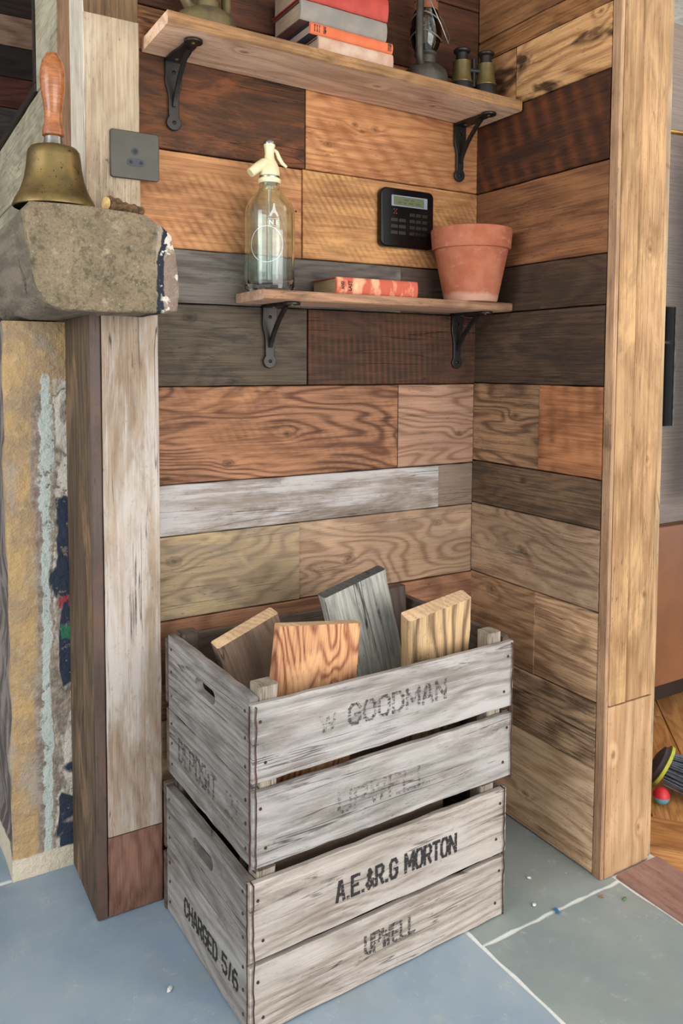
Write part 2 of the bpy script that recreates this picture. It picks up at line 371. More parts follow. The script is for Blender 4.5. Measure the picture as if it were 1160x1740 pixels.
# colours read plank by plank
w('b0', (70, 48, 34), (110, 82, 60))
w('b1', (150, 118, 84), (196, 162, 122), rings=0.8)
w('b2', (106, 70, 48), (152, 106, 74), rings=1.0, stain=(96, 60, 40), knots=((0.30, 0.02, 0.02),))
w('b3a', (128, 106, 82), (170, 145, 110), rings=1.1, freq=34, stain=(122, 112, 100), lightpatch=(182, 160, 118), knots=((-0.11, 0.03, 0.012),), paint=(188, 190, 184), paint_cov=0.10)
w('b3b', (132, 100, 74), (178, 144, 112), rings=1.3, freq=44, stain=(150, 132, 114), lightpatch=(190, 164, 134), knots=((0.12, 0.042, 0.01), (-0.1, -0.01, 0.012)))
w('b4a', (98, 84, 72), (142, 128, 116), paint=(182, 177, 174), paint_cov=0.48, paint_box=(-0.31, 0.5), stain=(104, 86, 74), stain_amt=0.8, rings=0.5, crack=0.6)
w('b4b', (106, 88, 76), (132, 114, 98), rings=0.5)
w('b5a', (88, 54, 34), (156, 108, 76), rings=1.6, freq=40, straight=70, stain=(96, 58, 36), stain_amt=0.6, lightpatch=(170, 120, 84), knots=((0.0, -0.005, 0.008), (-0.12, -0.055, 0.010)), saw=(92, 58, 38), saw_amt=0.25, saw_ang=0.5, saw_freq=420, crack=0.5)
w('b5b', (112, 78, 58), (162, 124, 98), rings=1.3, freq=36, straight=80, stain=(150, 120, 100), knots=((0.06, -0.02, 0.008),))
w('b6a', (50, 41, 32), (88, 75, 59), rings=0.5, stain=(48, 42, 36), stain_amt=0.7, knots=((-0.085, 0.048, 0.012),), lightpatch=(94, 84, 70), crack=0.4)
w('b6b', (40, 26, 18), (80, 52, 34), rings=0.6, stain=(44, 32, 24), stain_amt=0.7, saw=(108, 60, 32), saw_amt=0.42, saw_ang=0.05, saw_freq=440, crack=0.8)
w('b7a', (70, 64, 58), (110, 102, 94), rings=0.8, straight=140, stain=(64, 56, 50), lightpatch=(132, 128, 122))
w('b7b', (62, 50, 40), (92, 76, 62), rings=0.5, stain=(50, 40, 32))
w('b8a', (144, 92, 52), (194, 138, 86), rings=0.7, stain=(136, 84, 54), saw=(112, 70, 42), saw_amt=0.55, saw_ang=0.62, saw_freq=430, holes=0.9, lightpatch=(214, 150, 98), knots=((-0.03, -0.02, 0.006),), crack=0.3)
w('b8b', (140, 92, 50), (192, 140, 84), rings=0.7, saw=(116, 74, 40), saw_amt=0.55, saw_ang=0.62, saw_freq=520, stain=(138, 86, 48), stain_amt=0.45, lightpatch=(214, 162, 102), crack=0.2)
w('b9a', (44, 27, 16), (82, 51, 30), rings=0.6, straight=120, stain=(148, 86, 46), stain_amt=0.5, lightpatch=(70, 42, 28), crack=0.7)
w('b9b', (144, 90, 50), (192, 134, 82), rings=0.9, straight=240, saw=(128, 76, 42), saw_amt=0.5, saw_ang=0.75, saw_freq=170, knots=((-0.1, 0.02, 0.006), (-0.083, 0.010, 0.005), (-0.052, 0.018, 0.008), (-0.16, -0.025, 0.008)), stain=(140, 84, 48), crack=0.2)
w('b10', (134, 80, 40), (192, 132, 76), rings=0.8, straight=200, stain=(70, 40, 22), stain_amt=0.7, burn=(46, 26, 14))
w('b11', (50, 26, 16), (92, 52, 30), rings=0.4, stain=(38, 22, 15))
w('r0', (176, 138, 102), (222, 188, 150), rings=1.0, freq=18, straight=40, stain=(128, 98, 72), stain_amt=0.5, knots=((0.0, -0.03, 0.009),), crack=0.5)
w('r1', (112, 86, 64), (190, 154, 118), rings=1.0, straight=120, stain=(70, 54, 42), stain_amt=0.85, crack=0.6)
w('r2a', (130, 94, 64), (184, 142, 104), rings=1.0, stain=(92, 64, 44), knots=((-0.03, 0.06, 0.014),), crack=0.5)
w('r2b', (142, 106, 74), (200, 160, 120), rings=1.0, stain=(100, 72, 50), stain_amt=0.6, crack=0.6)
w('r3', (118, 92, 70), (168, 138, 110), rings=1.1, freq=34, stain=(120, 98, 80), lightpatch=(172, 146, 118), knots=((-0.02, 0.0, 0.012),), crack=0.5)
w('r4', (66, 49, 35), (110, 84, 60), rings=0.7, straight=100, stain=(56, 44, 36), stain_amt=0.8, knots=((-0.02, 0.02, 0.008),), crack=0.6)
w('r5a', (98, 70, 48), (156, 118, 84), rings=1.6, freq=36, straight=80, stain=(72, 56, 46), stain_amt=0.6, knots=((0.03, 0.02, 0.009),), crack=0.4)
w('r5b', (124, 74, 42), (172, 112, 68), rings=0.8, freq=20, stain=(110, 66, 40), stain_amt=0.5, saw=(90, 52, 30), saw_amt=0.6, saw_ang=0.05, saw_freq=170)
w('r6', (50, 37, 27), (90, 67, 48), rings=0.4, stain=(46, 38, 32), stain_amt=0.9, holes=0.6, crack=0.4, saw=(60, 48, 40), saw_amt=0.2, saw_ang=0.8)
w('r7a', (48, 36, 26), (78, 59, 43), rings=0.6, stain=(48, 38, 32))
w('r7b', (50, 37, 26), (82, 61, 43), rings=0.6, stain=(48, 38, 30), holes=0.4)
w('r8', (92, 56, 32), (140, 92, 54), rings=0.8, freq=22, stain=(84, 54, 34), stain_amt=0.5, crack=0.3)
w('r9', (44, 23, 12), (82, 46, 24), rings=0.4, saw=(124, 66, 32), saw_amt=0.45, saw_ang=0.35, saw_freq=160, stain=(40, 22, 14), stain_amt=0.7)
w('r10a', (130, 86, 48), (182, 134, 84), rings=1.0, burn=(52, 30, 16))
w('r10b', (146, 98, 56), (204, 156, 100), rings=1.1, freq=22, burn=(48, 28, 14), knots=((0.085, 0.012, 0.012), (0.095, 0.048, 0.006)))
w('r11', (104, 64, 32), (154, 104, 56), rings=0.5, stain=(66, 40, 22), stain_amt=0.7)
w('r12', (110, 70, 38), (150, 102, 58), rings=0.5, stain=(74, 46, 26))
TH = 0.02
def wall_planks(parent, axis, rows):
    for i, (z0, z1, cuts, mats) in enumerate(rows):
        for j, mt in enumerate(mats):
            a, b = cuts[j], cuts[j+1]; gp = 0.0007
            L = abs(b-a)-2*gp; H = z1-z0-0.0016; proud = random.Random(i*7+j).uniform(-0.0022, 0.0022)
            if axis == 'x': c = Vector(((a+b)/2, 0.0112+proud, (z0+z1)/2))
            else: c = Vector((0.0178+proud*0.5, (a+b)/2, (z0+z1)/2))
            o = place_board('plank', L, H, TH, c-parent.location, axis, Wd[mt], parent, i*10+j+(500 if axis == 'y' else 0), jit=0.0009)
XL, XU, XR = -0.7035, -0.7315, 0.0085
wall_planks(wall_back, 'x', [
    (0.001, 0.186, (XL, XR), ('b0',)), (0.186, 0.316, (XL, XR), ('b1',)), (0.316, 0.496, (XL, XR), ('b2',)),
    (0.496, 0.647, (XL, -0.422, XR), ('b3a', 'b3b')), (0.647, 0.7385, (XL, -0.086, XR), ('b4a', 'b4b')),
    (0.7385, 0.9115, (XL, -0.192, XR), ('b5a', 'b5b')), (0.9115, 1.058, (XL, -0.404, XR), ('b6a', 'b6b')),
    (1.058, 1.152, (XL, -0.188, XR), ('b7a', 'b7b')), (1.152, 1.3195, (XU, -0.417, XR), ('b8a', 'b8b')),
    (1.3195, 1.478, (XU, -0.41, XR), ('b9a', 'b9b')), (1.478, 1.553, (XU, XR), ('b10',)), (1.553, 1.70, (XU, -0.3, XR), ('b11', 'b11')), (1.70, 1.86, (XU, XR), ('b11',))])
YE, YC = -0.3565, 0.001
wall_planks(wall_right, 'y', [
    (0.001, 0.203, (YE, YC), ('r0',)), (0.203, 0.3285, (YE, YC), ('r1',)), (0.3285, 0.499, (YC, -0.196, YE), ('r2a', 'r2b')),
    (0.499, 0.652, (YE, YC), ('r3',)), (0.652, 0.744, (YE, YC), ('r4',)), (0.744, 0.914, (YC, -0.198, YE), ('r5a', 'r5b')),
    (0.914, 1.0615, (YE, YC), ('r6',)), (1.0615, 1.1535, (YC, -0.195, YE), ('r7a', 'r7b')), (1.1535, 1.3185, (YE, YC), ('r8',)),
    (1.3185, 1.4755, (YE, YC), ('r9',)), (1.4755, 1.5915, (YC, -0.116, YE), ('r10a', 'r10b')), (1.5915, 1.635, (YE, YC), ('r11',)), (1.635, 1.80, (YE, YC), ('r12',))])

# right post (trim_2): two upright front boards, a foot board, an inner edge strip and a side board
pine_a = wood('post_pine_a', (138, 98, 60), (186, 146, 100), rings=0.7, freq=14, straight=40, stain=(122, 92, 60), stain_amt=0.55, lightpatch=(198, 160, 112), crack=0.4, holes=0.2)
pine_b = wood('post_pine_b', (144, 104, 64), (190, 150, 104), rings=0.6, freq=14, straight=40, stain=(126, 92, 58), stain_amt=0.6, lightpatch=(200, 162, 116), knots=((0.20, -0.005, 0.007), (0.585, 0.004, 0.006), (0.84, 0.005, 0.006)), crack=0.4)
pine_foot = wood('post_foot', (152, 112, 74), (200, 164, 122), rings=1.0, freq=9, straight=60, stain=(190, 150, 112), stain_amt=0.3, knots=((-0.07, -0.045, 0.006), (0.09, 0.03, 0.006)), crack=0.2)
pine_edge = wood('post_edge', (138, 102, 72), (186, 148, 112), rings=0.4, straight=100, stain=(110, 82, 60), stain_amt=0.4)
pine_side = wood('post_side', (146, 112, 74), (188, 156, 112), rings=1.0, freq=12, stain=(134, 126, 116), stain_amt=0.7, knots=((0.25, 0, 0.006),), crack=0.5)
post_r = box('trim_2', 0.036, 0.138, -0.353, -0.02, 0, 2.4, core, kind='structure')
def pb(name, L, wd, t, c, ax, mt, par, seed, **k): return place_board(name, L, wd, t, Vector(c)-par.location, ax, mt, par, seed, **k)
pb('edge_board', 2.38, 0.009, 0.0195, (0.0138, -0.3670, 1.19), 'z', pine_edge, post_r, 70, jit=0.0004, ch=0.001)
pb('front_board', 2.07, 0.0462, 0.024, (0.0425, -0.3665, 1.364), 'z', pine_a, post_r, 71, jit=0.0006, ch=0.0025)
pb('front_board', 2.07, 0.0700, 0.024, (0.1025, -0.3655, 1.364), 'z', pine_b, post_r, 72, jit=0.0006, ch=0.0025)
pb('foot_board', 0.325, 0.1205, 0.024, (0.0785, -0.3668, 0.164), 'z', pine_foot, post_r, 73, jit=0.0006)
pb('side_board', 2.38, 0.35, 0.018, (0.1485, -0.195, 1.19), 'zs', pine_side, post_r, 74, jit=0.0008)

# left post (trim_1, below the corbel) and trim_3 above it
side_dark = wood('post_side_brown', (64, 50, 37), (106, 86, 66), rings=0.7, freq=16, straight=80, stain=(62, 46, 34), stain_amt=0.7, knots=((0.2, 0.0, 0.01),), lightpatch=(142, 112, 84), crack=0.5)
edge_dark = wood('post_front_edge', (62, 50, 44), (90, 74, 66), rings=0.3, stain=(120, 82, 58), stain_amt=0.4, rough=0.5)
white_board = wood('post_whitewashed', (126, 102, 80), (176, 156, 136), paint=(188, 180, 172), paint_cov=0.46, stain=(120, 92, 66), stain_amt=0.75, rings=0.4, crack=0.8, holes=0.4)
foot_red = wood('post_foot_red', (92, 60, 48), (136, 98, 80), rings=0.6, saw=(78, 46, 34), saw_amt=0.6, saw_ang=1.0, saw_freq=200)
post_l = box('trim_1', -0.798, -0.706, 0.004, 0.166, 0, 1.035, core, kind='structure')
pb('side_board', 1.036, 0.187, 0.018, (-0.8105, 0.0725, 0.519), 'zs', [side_dark, edge_dark], post_l, 80, edgemat=(6, 7, 5, 1, 2, 3), jit=0.0012)
pb('front_board', 0.892, 0.0965, 0.02, (-0.752, -0.0115, 0.589), 'z', white_board, post_l, 81, jit=0.0012)
pb('foot_board', 0.14, 0.0965, 0.02, (-0.752, -0.0115, 0.0715), 'z', foot_red, post_l, 82)
pale_up = wood('upper_pale_board', (146, 124, 98), (188, 168, 140), rings=0.4, straight=120, stain=(150, 126, 100), stain_amt=0.5, lightpatch=(196, 182, 158), crack=0.3, holes=0.5)
brown_up = wood('upper_brown_board', (78, 58, 38), (128, 98, 64), rings=0.5, stain=(56, 42, 30))
strip_up = wood('upper_white_strip', (166, 152, 130), (212, 202, 182), paint=(216, 210, 196), paint_cov=0.5, stain=(128, 106, 84), rings=0.3)
strip_br = wood('upper_brown_strip', (108, 78, 54), (152, 116, 84), rings=0.6, stain=(90, 66, 48))
post_u = box('trim_3', -0.80, -0.736, 0.004, 0.20, 1.19, 2.4, core, kind='structure')
pb('front_board', 0.322, 0.089, 0.02, (-0.7765, -0.0115, 1.3485), 'z', pale_up, post_u, 83)
pb('front_board', 0.5, 0.089, 0.02, (-0.7765, -0.0115, 1.7605), 'z', brown_up, post_u, 84)
pb('side_board', 1.0, 0.098, 0.018, (-0.8125, 0.0305, 1.688), 'zs', strip_up, post_u, 85)
pb('side_board', 1.0, 0.105, 0.018, (-0.8105, 0.134, 1.688), 'zs', strip_br, post_u, 86)
# chimney side wall above the mantel with weathered green-grey boards and a black framed glazed opening
green = [wood('chimney_board_%d' % i, d, l, rings=0.5, straight=80, stain=s, stain_amt=0.6, crack=0.5, holes=0.4, lightpatch=(190, 188, 166)) for i, (d, l, s) in enumerate(
    [((132, 128, 108), (180, 176, 152), (112, 112, 100)), ((138, 132, 110), (186, 178, 152), (120, 110, 92)), ((126, 122, 102), (174, 168, 144), (150, 138, 112))])]
wall_left = box('wall_left', -0.80, -0.77, 0.2, 1.17, 1.19, 1.5, core, kind='structure')
for i, (z0, z1) in enumerate(((1.19, 1.335), (1.335, 1.5))):
    pb('plank', 0.975, z1-z0-0.002, 0.018, (-0.811, 0.680, (z0+z1)/2), 'y', green[i], wall_left, 90+i)
pb('plank', 0.20, 0.62, 0.018, (-0.811, 0.288, 1.812), 'y', green[2], wall_left, 93)
black = plain('black_frame', (22, 21, 20), (32, 30, 28), 30, 0.4)
win = box('window_1', -0.824, -0.790, 0.39, 1.17, 1.502, 1.520, black, kind='structure', bev=0.002)
box('window_frame', -0.017, 0.017, -0.390, -0.374, 0.009, 0.6, black, win)
dglass = thin_glass('pane_glass', (236, 240, 242))
bm = bmesh.new(); box_bm(bm, -0.002, 0.002, -0.374, 0.385, 0.009, 0.6); obj('pane', b2m(bm, 'pane'), dglass, win)
wall_far = box('wall_far', -2.6, 0.4, 1.2, 1.26, 0, 2.4, plain('fireback', (74, 66, 60), (52, 46, 42), 12, 0.9, bump=0.5), kind='structure')
bc = [((96, 70, 54), (140, 108, 86)), ((72, 66, 62), (104, 98, 92)), ((84, 44, 36), (124, 70, 56)), ((46, 38, 34), (72, 62, 56)), ((150, 112, 90), (204, 166, 138)), ((54, 44, 38), (84, 70, 60)), ((136, 100, 78), (190, 152, 124)), ((60, 48, 42), (90, 76, 66)), ((140, 104, 82), (190, 150, 122))]
for i in range(9):
    pb('plank', 2.9, 0.0865, 0.02, (-1.12, 1.189, 1.56+i*0.088), 'x', wood('far_board_%d' % i, bc[i][0], bc[i][1], crack=0), wall_far, 95+i)

# ---------------------------------------------------------------- fireplace stone
def stone_block(bm, ringfn, ys, amp, nscale, seed):  # two octaves of weathering
    rings = []
    for y in ys:
        r = []
        for (x, z) in ringfn(y):
            p = Vector((x, y, z)); nn = noise.noise_vector(p*nscale+Vector((seed, 0, 0)))*amp + noise.noise_vector(p*nscale*3.1+Vector((0, seed, 0)))*amp*0.55
            if abs(z-1.030) < 0.006 or z > 1.178: nn.z *= 0.25
            r.append(bm.verts.new(p+nn))
        rings.append(r)
    n = len(rings[0])
    for a, b in zip(rings, rings[1:]):
        for k in range(n): bm.faces.new((a[k], a[(k+1) % n], b[(k+1) % n], b[k]))
    return rings
def resample(poly, d):
    out = []
    for i, p in enumerate(poly):
        q = poly[(i+1) % len(poly)]; L = math.dist(p, q); n = max(1, int(L/d))
        for k in range(n): out.append((p[0]+(q[0]-p[0])*k/n, p[1]+(q[1]-p[1])*k/n))
    return out
cor = resample([(-0.935, 1.172), (-0.931, 1.135), (-0.925, 1.105), (-0.915, 1.058), (-0.90, 1.037), (-0.88, 1.030), (-0.735, 1.030), (-0.711, 1.034), (-0.706, 1.06), (-0.7065, 1.12),
                (-0.712, 1.150), (-0.728, 1.168), (-0.755, 1.181), (-0.843, 1.185), (-0.925, 1.184)], 0.008)
cc = (-0.82, 1.107)
g = G('mantel_stone'); X, Y, Z = g.sep()
n1 = g.noise(g.co, 14, 6, 0.65); n2 = g.noise(g.co, 70, 5, 0.7); n3 = g.noise(g.map((1, 1, 1), (3, 3, 3)), 34, 4, 0.6)
col = g.mix(g.step(n1, 0.35, 0.65), (128, 114, 92), (150, 133, 108)); col = g.mix(g.M('MULTIPLY', g.step(n2, 0.5, 0.68), 0.7), col, (88, 82, 66))
col = g.mix(g.M('MULTIPLY', g.step(n3, 0.58, 0.7), 0.75), col, (74, 72, 60)); col = g.mix(g.M('MULTIPLY', g.step(g.noise(g.map((1, 1, 1), (9, 1, 4)), 26, 5, 0.6), 0.6, 0.72), 0.8), col, (182, 168, 138))
grit = g.noise(g.co, 230, 3, 0.7); col = g.mix(g.M('MULTIPLY', g.step(grit, 0.52, 0.66), 0.45), col, (84, 76, 60)); col = g.mix(g.M('MULTIPLY', g.step(grit, 0.40, 0.30), 0.5), col, (186, 174, 146))
col = g.mix(g.M('MULTIPLY', g.step(Y, -0.125, -0.11), 0.8), col, g.mix(g.step(g.noise(g.map((30, 6, 60)), 1, 4, 0.6), 0.4, 0.62), (112, 104, 94), (142, 132, 118)))
wx = g.M('MULTIPLY_ADD', n1, 0.024, X)   # paint remnants near the right end
bandp = g.M('MULTIPLY', g.step(wx, -0.731, -0.727), 1.0)
col = g.mix(g.M('MULTIPLY', bandp, 0.8), col, g.mix(g.step(n3, 0.42, 0.6), (150, 128, 116), (176, 162, 144)))
wx2 = g.M('ADD', g.M('MULTIPLY_ADD', n1, 0.035, X), g.M('MULTIPLY', g.M('SUBTRACT', Z, 1.107), -0.085))
navy = g.M('MULTIPLY', g.step(wx2, -0.722, -0.7195), g.step(wx2, -0.7105, -0.7085, 1, 0)); navy = g.M('MULTIPLY', navy, g.step(Z, 1.165, 1.168, 1, 0))
col = g.mix(g.M('MULTIPLY', navy, g.M('MULTIPLY', g.step(n2, 0.3, 0.36), 1.0)), col, (48, 52, 62))
wht = g.M('MULTIPLY', g.step(g.noise(g.map((1, 1, 1), (1, 5, 2)), 52, 3, 0.55), 0.57, 0.60), g.M('MULTIPLY', g.step(wx, -0.726, -0.720), 1.0))
col = g.mix(wht, col, (226, 214, 198))
hh = g.M('MULTIPLY_ADD', grit, 0.35, g.M('MULTIPLY_ADD', n2, 0.6, n1)); g.bump(hh, 1.0, 0.014); stone_m = g.fin(col, 0.9, 0, 0.2)
bm = bmesh.new()
def ring_c(y):
    s = {-0.132: 0.955, -0.130: 0.985, -0.124: 1.0}.get(y, 1.0); return [(cc[0]+(x-cc[0])*s, cc[1]+(z-cc[1])*s) for x, z in cor]
rg = stone_block(bm, ring_c, [-0.132, -0.130, -0.124, -0.11, -0.09, -0.07, -0.05, -0.03, -0.0255], 0.0045, 14, 2.0)
last = rg[0]
for s, yy in ((0.8, -0.133), (0.6, -0.1315), (0.4, -0.133), (0.2, -0.132)):
    cur = [bm.verts.new((cc[0]+(x-cc[0])*s, yy+0.0025*noise.noise(Vector((x*9*s, z*9*s, 3))), cc[1]+(z-cc[1])*s)) for x, z in cor]
    for k in range(len(cur)): bm.faces.new((cur[k], cur[(k+1) % len(cur)], last[(k+1) % len(cur)], last[k]))
    last = cur
bm.faces.new(last[::-1])
cor_b = [(x if x < -0.824 else -0.824, z) for x, z in cor]   # behind the post only the left part runs on
rg2 = []
for y in (-0.0245, 0.0, 0.04, 0.08, 0.12, 0.16, 0.2, 0.26, 0.34):
    r = []
    for x, z in cor_b:
        p = Vector((x, y, z)); r.append(bm.verts.new(p + (noise.noise_vector(p*9+Vector((2, 0, 0)))*0.003 if x < -0.83 else Vector())))
    rg2.append(r)
n = len(cor)
for a, b in zip([rg[-1]]+rg2, rg2):
    for k in range(n): bm.faces.new((a[k], a[(k+1) % n], b[(k+1) % n], b[k]))
bm.faces.new(rg2[-1])
bmesh.ops.remove_doubles(bm, verts=bm.verts, dist=1e-5)
tag(obj('stone_mantel_corbel', b2m(bm, 'corbel', True), stone_m), 'rough-hewn sandstone mantel block carrying the brass bell', 'stone block')

g = G('pier_stone'); X, Y, Z = g.sep()
n1 = g.noise(g.co, 11, 6, 0.65); n2 = g.noise(g.co, 60, 5, 0.7); n3 = g.noise(g.map((26, 26, 5)), 1, 5, 0.65); nz = g.noise(g.map((14, 14, 5), (7, 3, 1)), 1, 4, 0.6)
col = g.mix(g.step(n1, 0.36, 0.64), (180, 150, 106), (150, 130, 106)); col = g.mix(g.M('MULTIPLY', g.step(n2, 0.5, 0.7), 0.5), col, (196, 172, 132)); col = g.mix(g.M('MULTIPLY', g.step(nz, 0.55, 0.66), 0.7), col, (158, 148, 138))
wx = g.M('MULTIPLY_ADD', g.M('SUBTRACT', n3, 0.5), 0.042, g.M('MULTIPLY_ADD', g.M('SUBTRACT', n2, 0.5), 0.02, g.M('MULTIPLY_ADD', Z, -0.008, X)))
wz = g.M('MULTIPLY_ADD', g.M('SUBTRACT', g.noise(g.map((60, 60, 40)), 1, 4, 0.65), 0.5), 0.05, Z)
grey = g.M('MULTIPLY', g.step(wx, -0.888, -0.880), g.step(g.M('MULTIPLY_ADD', n1, 0.25, Z), 1.02, 1.06, 1, 0))
col = g.mix(g.M('MULTIPLY', grey, 0.85), col, g.mix(g.step(n2, 0.35, 0.65), (112, 104, 98), (158, 148, 136)))
pale = g.M('MULTIPLY', g.step(wx, -0.872, -0.869), g.step(wx, -0.855, -0.852, 1, 0)); pale = g.M('MULTIPLY', pale, g.step(g.M('MULTIPLY_ADD', n1, 0.05, Z), 0.955, 0.965, 1, 0)); pale = g.M('MULTIPLY', pale, g.step(g.M('MULTIPLY_ADD', nz, 0.5, n2), 0.58, 0.68))
col = g.mix(g.M('MULTIPLY', pale, 0.92), col, (182, 192, 186))
wh = g.M('MULTIPLY', g.step(wx, -0.850, -0.846), g.step(nz, 0.45, 0.52)); col = g.mix(g.M('MULTIPLY', g.M('MULTIPLY', wh, grey), g.step(n2, 0.38, 0.46)), col, (200, 194, 182))
nv = g.M('MULTIPLY', g.step(g.M('MULTIPLY_ADD', g.M('SUBTRACT', nz, 0.5), 0.10, X), -0.842, -0.838), g.step(g.noise(g.map((3, 3, 7), (2, 2, 8)), 1, 2), 0.49, 0.51)); nv = g.M('MULTIPLY', nv, g.step(wz, 0.70, 0.71, 1, 0)); nv = g.M('MULTIPLY', nv, g.step(n2, 0.36, 0.42))
col = g.mix(nv, col, (50, 58, 72))
gn = g.M('MULTIPLY', g.step(X, -0.836, -0.832), g.M('MULTIPLY', g.step(wz, 0.438, 0.442), g.step(wz, 0.465, 0.470, 1, 0))); col = g.mix(gn, col, (52, 112, 82))
rd = g.M('MULTIPLY', g.step(X, -0.838, -0.835), g.M('MULTIPLY', g.step(wz, 0.500, 0.503), g.step(wz, 0.512, 0.515, 1, 0))); col = g.mix(rd, col, (150, 66, 70))
col = g.mix(g.step(Y, 0.172, 0.18), col, g.mix(g.step(g.noise(g.map((30, 60, 14)), 1, 4), 0.4, 0.62), (92, 84, 82), (134, 126, 120)))
col = g.mix(g.step(g.M('MULTIPLY_ADD', g.M('SUBTRACT', n1, 0.5), 0.02, Z), 0.036, 0.040, 1, 0), col, g.mix(n2, (214, 204, 184), (190, 178, 156)))
g.bump(g.M('MULTIPLY_ADD', n2, 0.6, n1), 1.0, 0.012); pier_m = g.fin(col, 0.9, 0, 0.2)
bm = bmesh.new(); zs = [i*1.0265/44 for i in range(45)]
def ring_p(z):
    return resample([(-0.925, 0.1675), (-0.78, 0.1675), (-0.78, 0.7), (-0.925, 0.7)], 0.012)
prs = []
for z in zs:
    r = []
    for x, y in ring_p(z):
        p = Vector((x, y, z)); a = 0.0 if x > -0.80 else 1.0
        nn = noise.noise_vector(p*8)*0.006 + noise.noise_vector(p*22)*0.002 + (noise.noise_vector(p*13)*0.010 if (y > 0.17 and x < -0.92) else Vector())
        if z < 0.038: nn = nn*0.3 + Vector((-0.003, -0.004, 0))
        nn.z = 0
        if y < 0.17: nn.y = max(nn.y, -0.004)
        r.append(bm.verts.new(p+nn*a+Vector((0, nn.y*(1-a)*0.3, 0))))
    prs.append(r)
n = len(prs[0])
for a, b in zip(prs, prs[1:]):
    for k in range(n): bm.faces.new((a[k], a[(k+1) % n], b[(k+1) % n], b[k]))
bm.faces.new(prs[0][::-1]); bm.faces.new(prs[-1])
tag(obj('stone_pier', b2m(bm, 'pier', True), pier_m), 'ochre stone fireplace pier with flaking pale and navy paint', 'stone pier')

# ---------------------------------------------------------------- shelves and brackets
shelf_m = [wood('shelf_upper_wood', (186, 146, 116), (232, 196, 166), rings=0.9, freq=16, straight=50, stain=(150, 112, 86), stain_amt=0.35, knots=((0.05, 0.02, 0.006), (0.2, -0.01, 0.006), (-0.22, 0.03, 0.006)), crack=0.4),
           wood('shelf_upper_edge', (112, 78, 46), (166, 122, 76), rings=0.6, straight=160, stain=(90, 64, 40), stain_amt=0.5),
           wood('shelf_lower_wood', (168, 128, 104), (214, 176, 150), rings=0.6, stain=(130, 96, 74), stain_amt=0.35),
           wood('shelf_lower_edge', (116, 82, 58), (166, 124, 90), rings=0.6, straight=160, stain=(100, 78, 62), stain_amt=0.6)]
def shelf(x0, x1, yf, z0, z1, tilt, mats, label, seed):
    L, D, T = x1-x0, -yf-0.003, z1-z0
    me = board_mesh(L, D, T, ch=0.0022, jit=0.001, seed=seed, edgemat=(2, 1, 3) if False else (1, 2, 3), wob=0)
    # local: z is depth; +z (faces 1..3) becomes the front edge
    o = obj('wall_shelf', me, mats); o.location = ((x0+x1)/2, (yf-0.003)/2, (z0+z1)/2)
    o.rotation_euler = (Matrix(((1, 0, 0), (0, 0, -1), (0, 1, 0))).to_4x4() @ Matrix.Rotation(0, 4, 'X')).to_euler()
    o.rotation_euler = Matrix.Rotation(PI/2, 4, 'X').to_euler(); o.rotation_euler[1] = -tilt if False else 0
    o.matrix_world = Matrix.Translation(o.location) @ Matrix.Rotation(tilt, 4, 'Y') @ Matrix.Rotation(PI/2, 4, 'X')
    return tag(o, label, 'shelf')
TILT = 0.0195
shelf(-0.7225, 0.0035, -0.140, 1.4640, 1.4850, TILT, shelf_m[:2], 'long upper plank shelf holding the books and lanterns', 1)
shelf(-0.5535, 0.0035, -0.122, 1.0615, 1.0785, 0.0, shelf_m[2:], 'short lower plank shelf holding the siphon and flowerpot', 2)
def ztop(x): return 1.4856 - TILT*(x+0.36)
def zbot(x): return 1.4638 - TILT*(x+0.36)
iron = G('bracket_iron'); nn = iron.noise(iron.co, 60, 4); iron.bump(nn, 0.15, 0.001); iron = iron.fin(iron.mix(nn, (44, 42, 40), (66, 63, 60)), 0.42, 0.75)
iron_d = plain('screw_dark', (24, 22, 20), None, 50, 0.4, 0.6); brass_s = plain('screw_brass', (190, 170, 120), None, 50, 0.3, 0.9)
def strap(L, w0, w1, rend):
    """flat strap outline: wide at y=0, narrowing, then a round lobe at y=-L"""
    right = [(w0, 0), (w0, -L*0.30), (w0*0.95, -L*0.36), (w1*1.15, -L*0.46), (w1, -L*0.55), (w1, -L+rend*2.1)]
    a = [(rend*math.cos(t), -L+rend+rend*math.sin(t)) for t in [math.radians(50-k*280/14) for k in range(15)]]
    pts = right + a + [(-x, y) for x, y in right[::-1]]; return pts
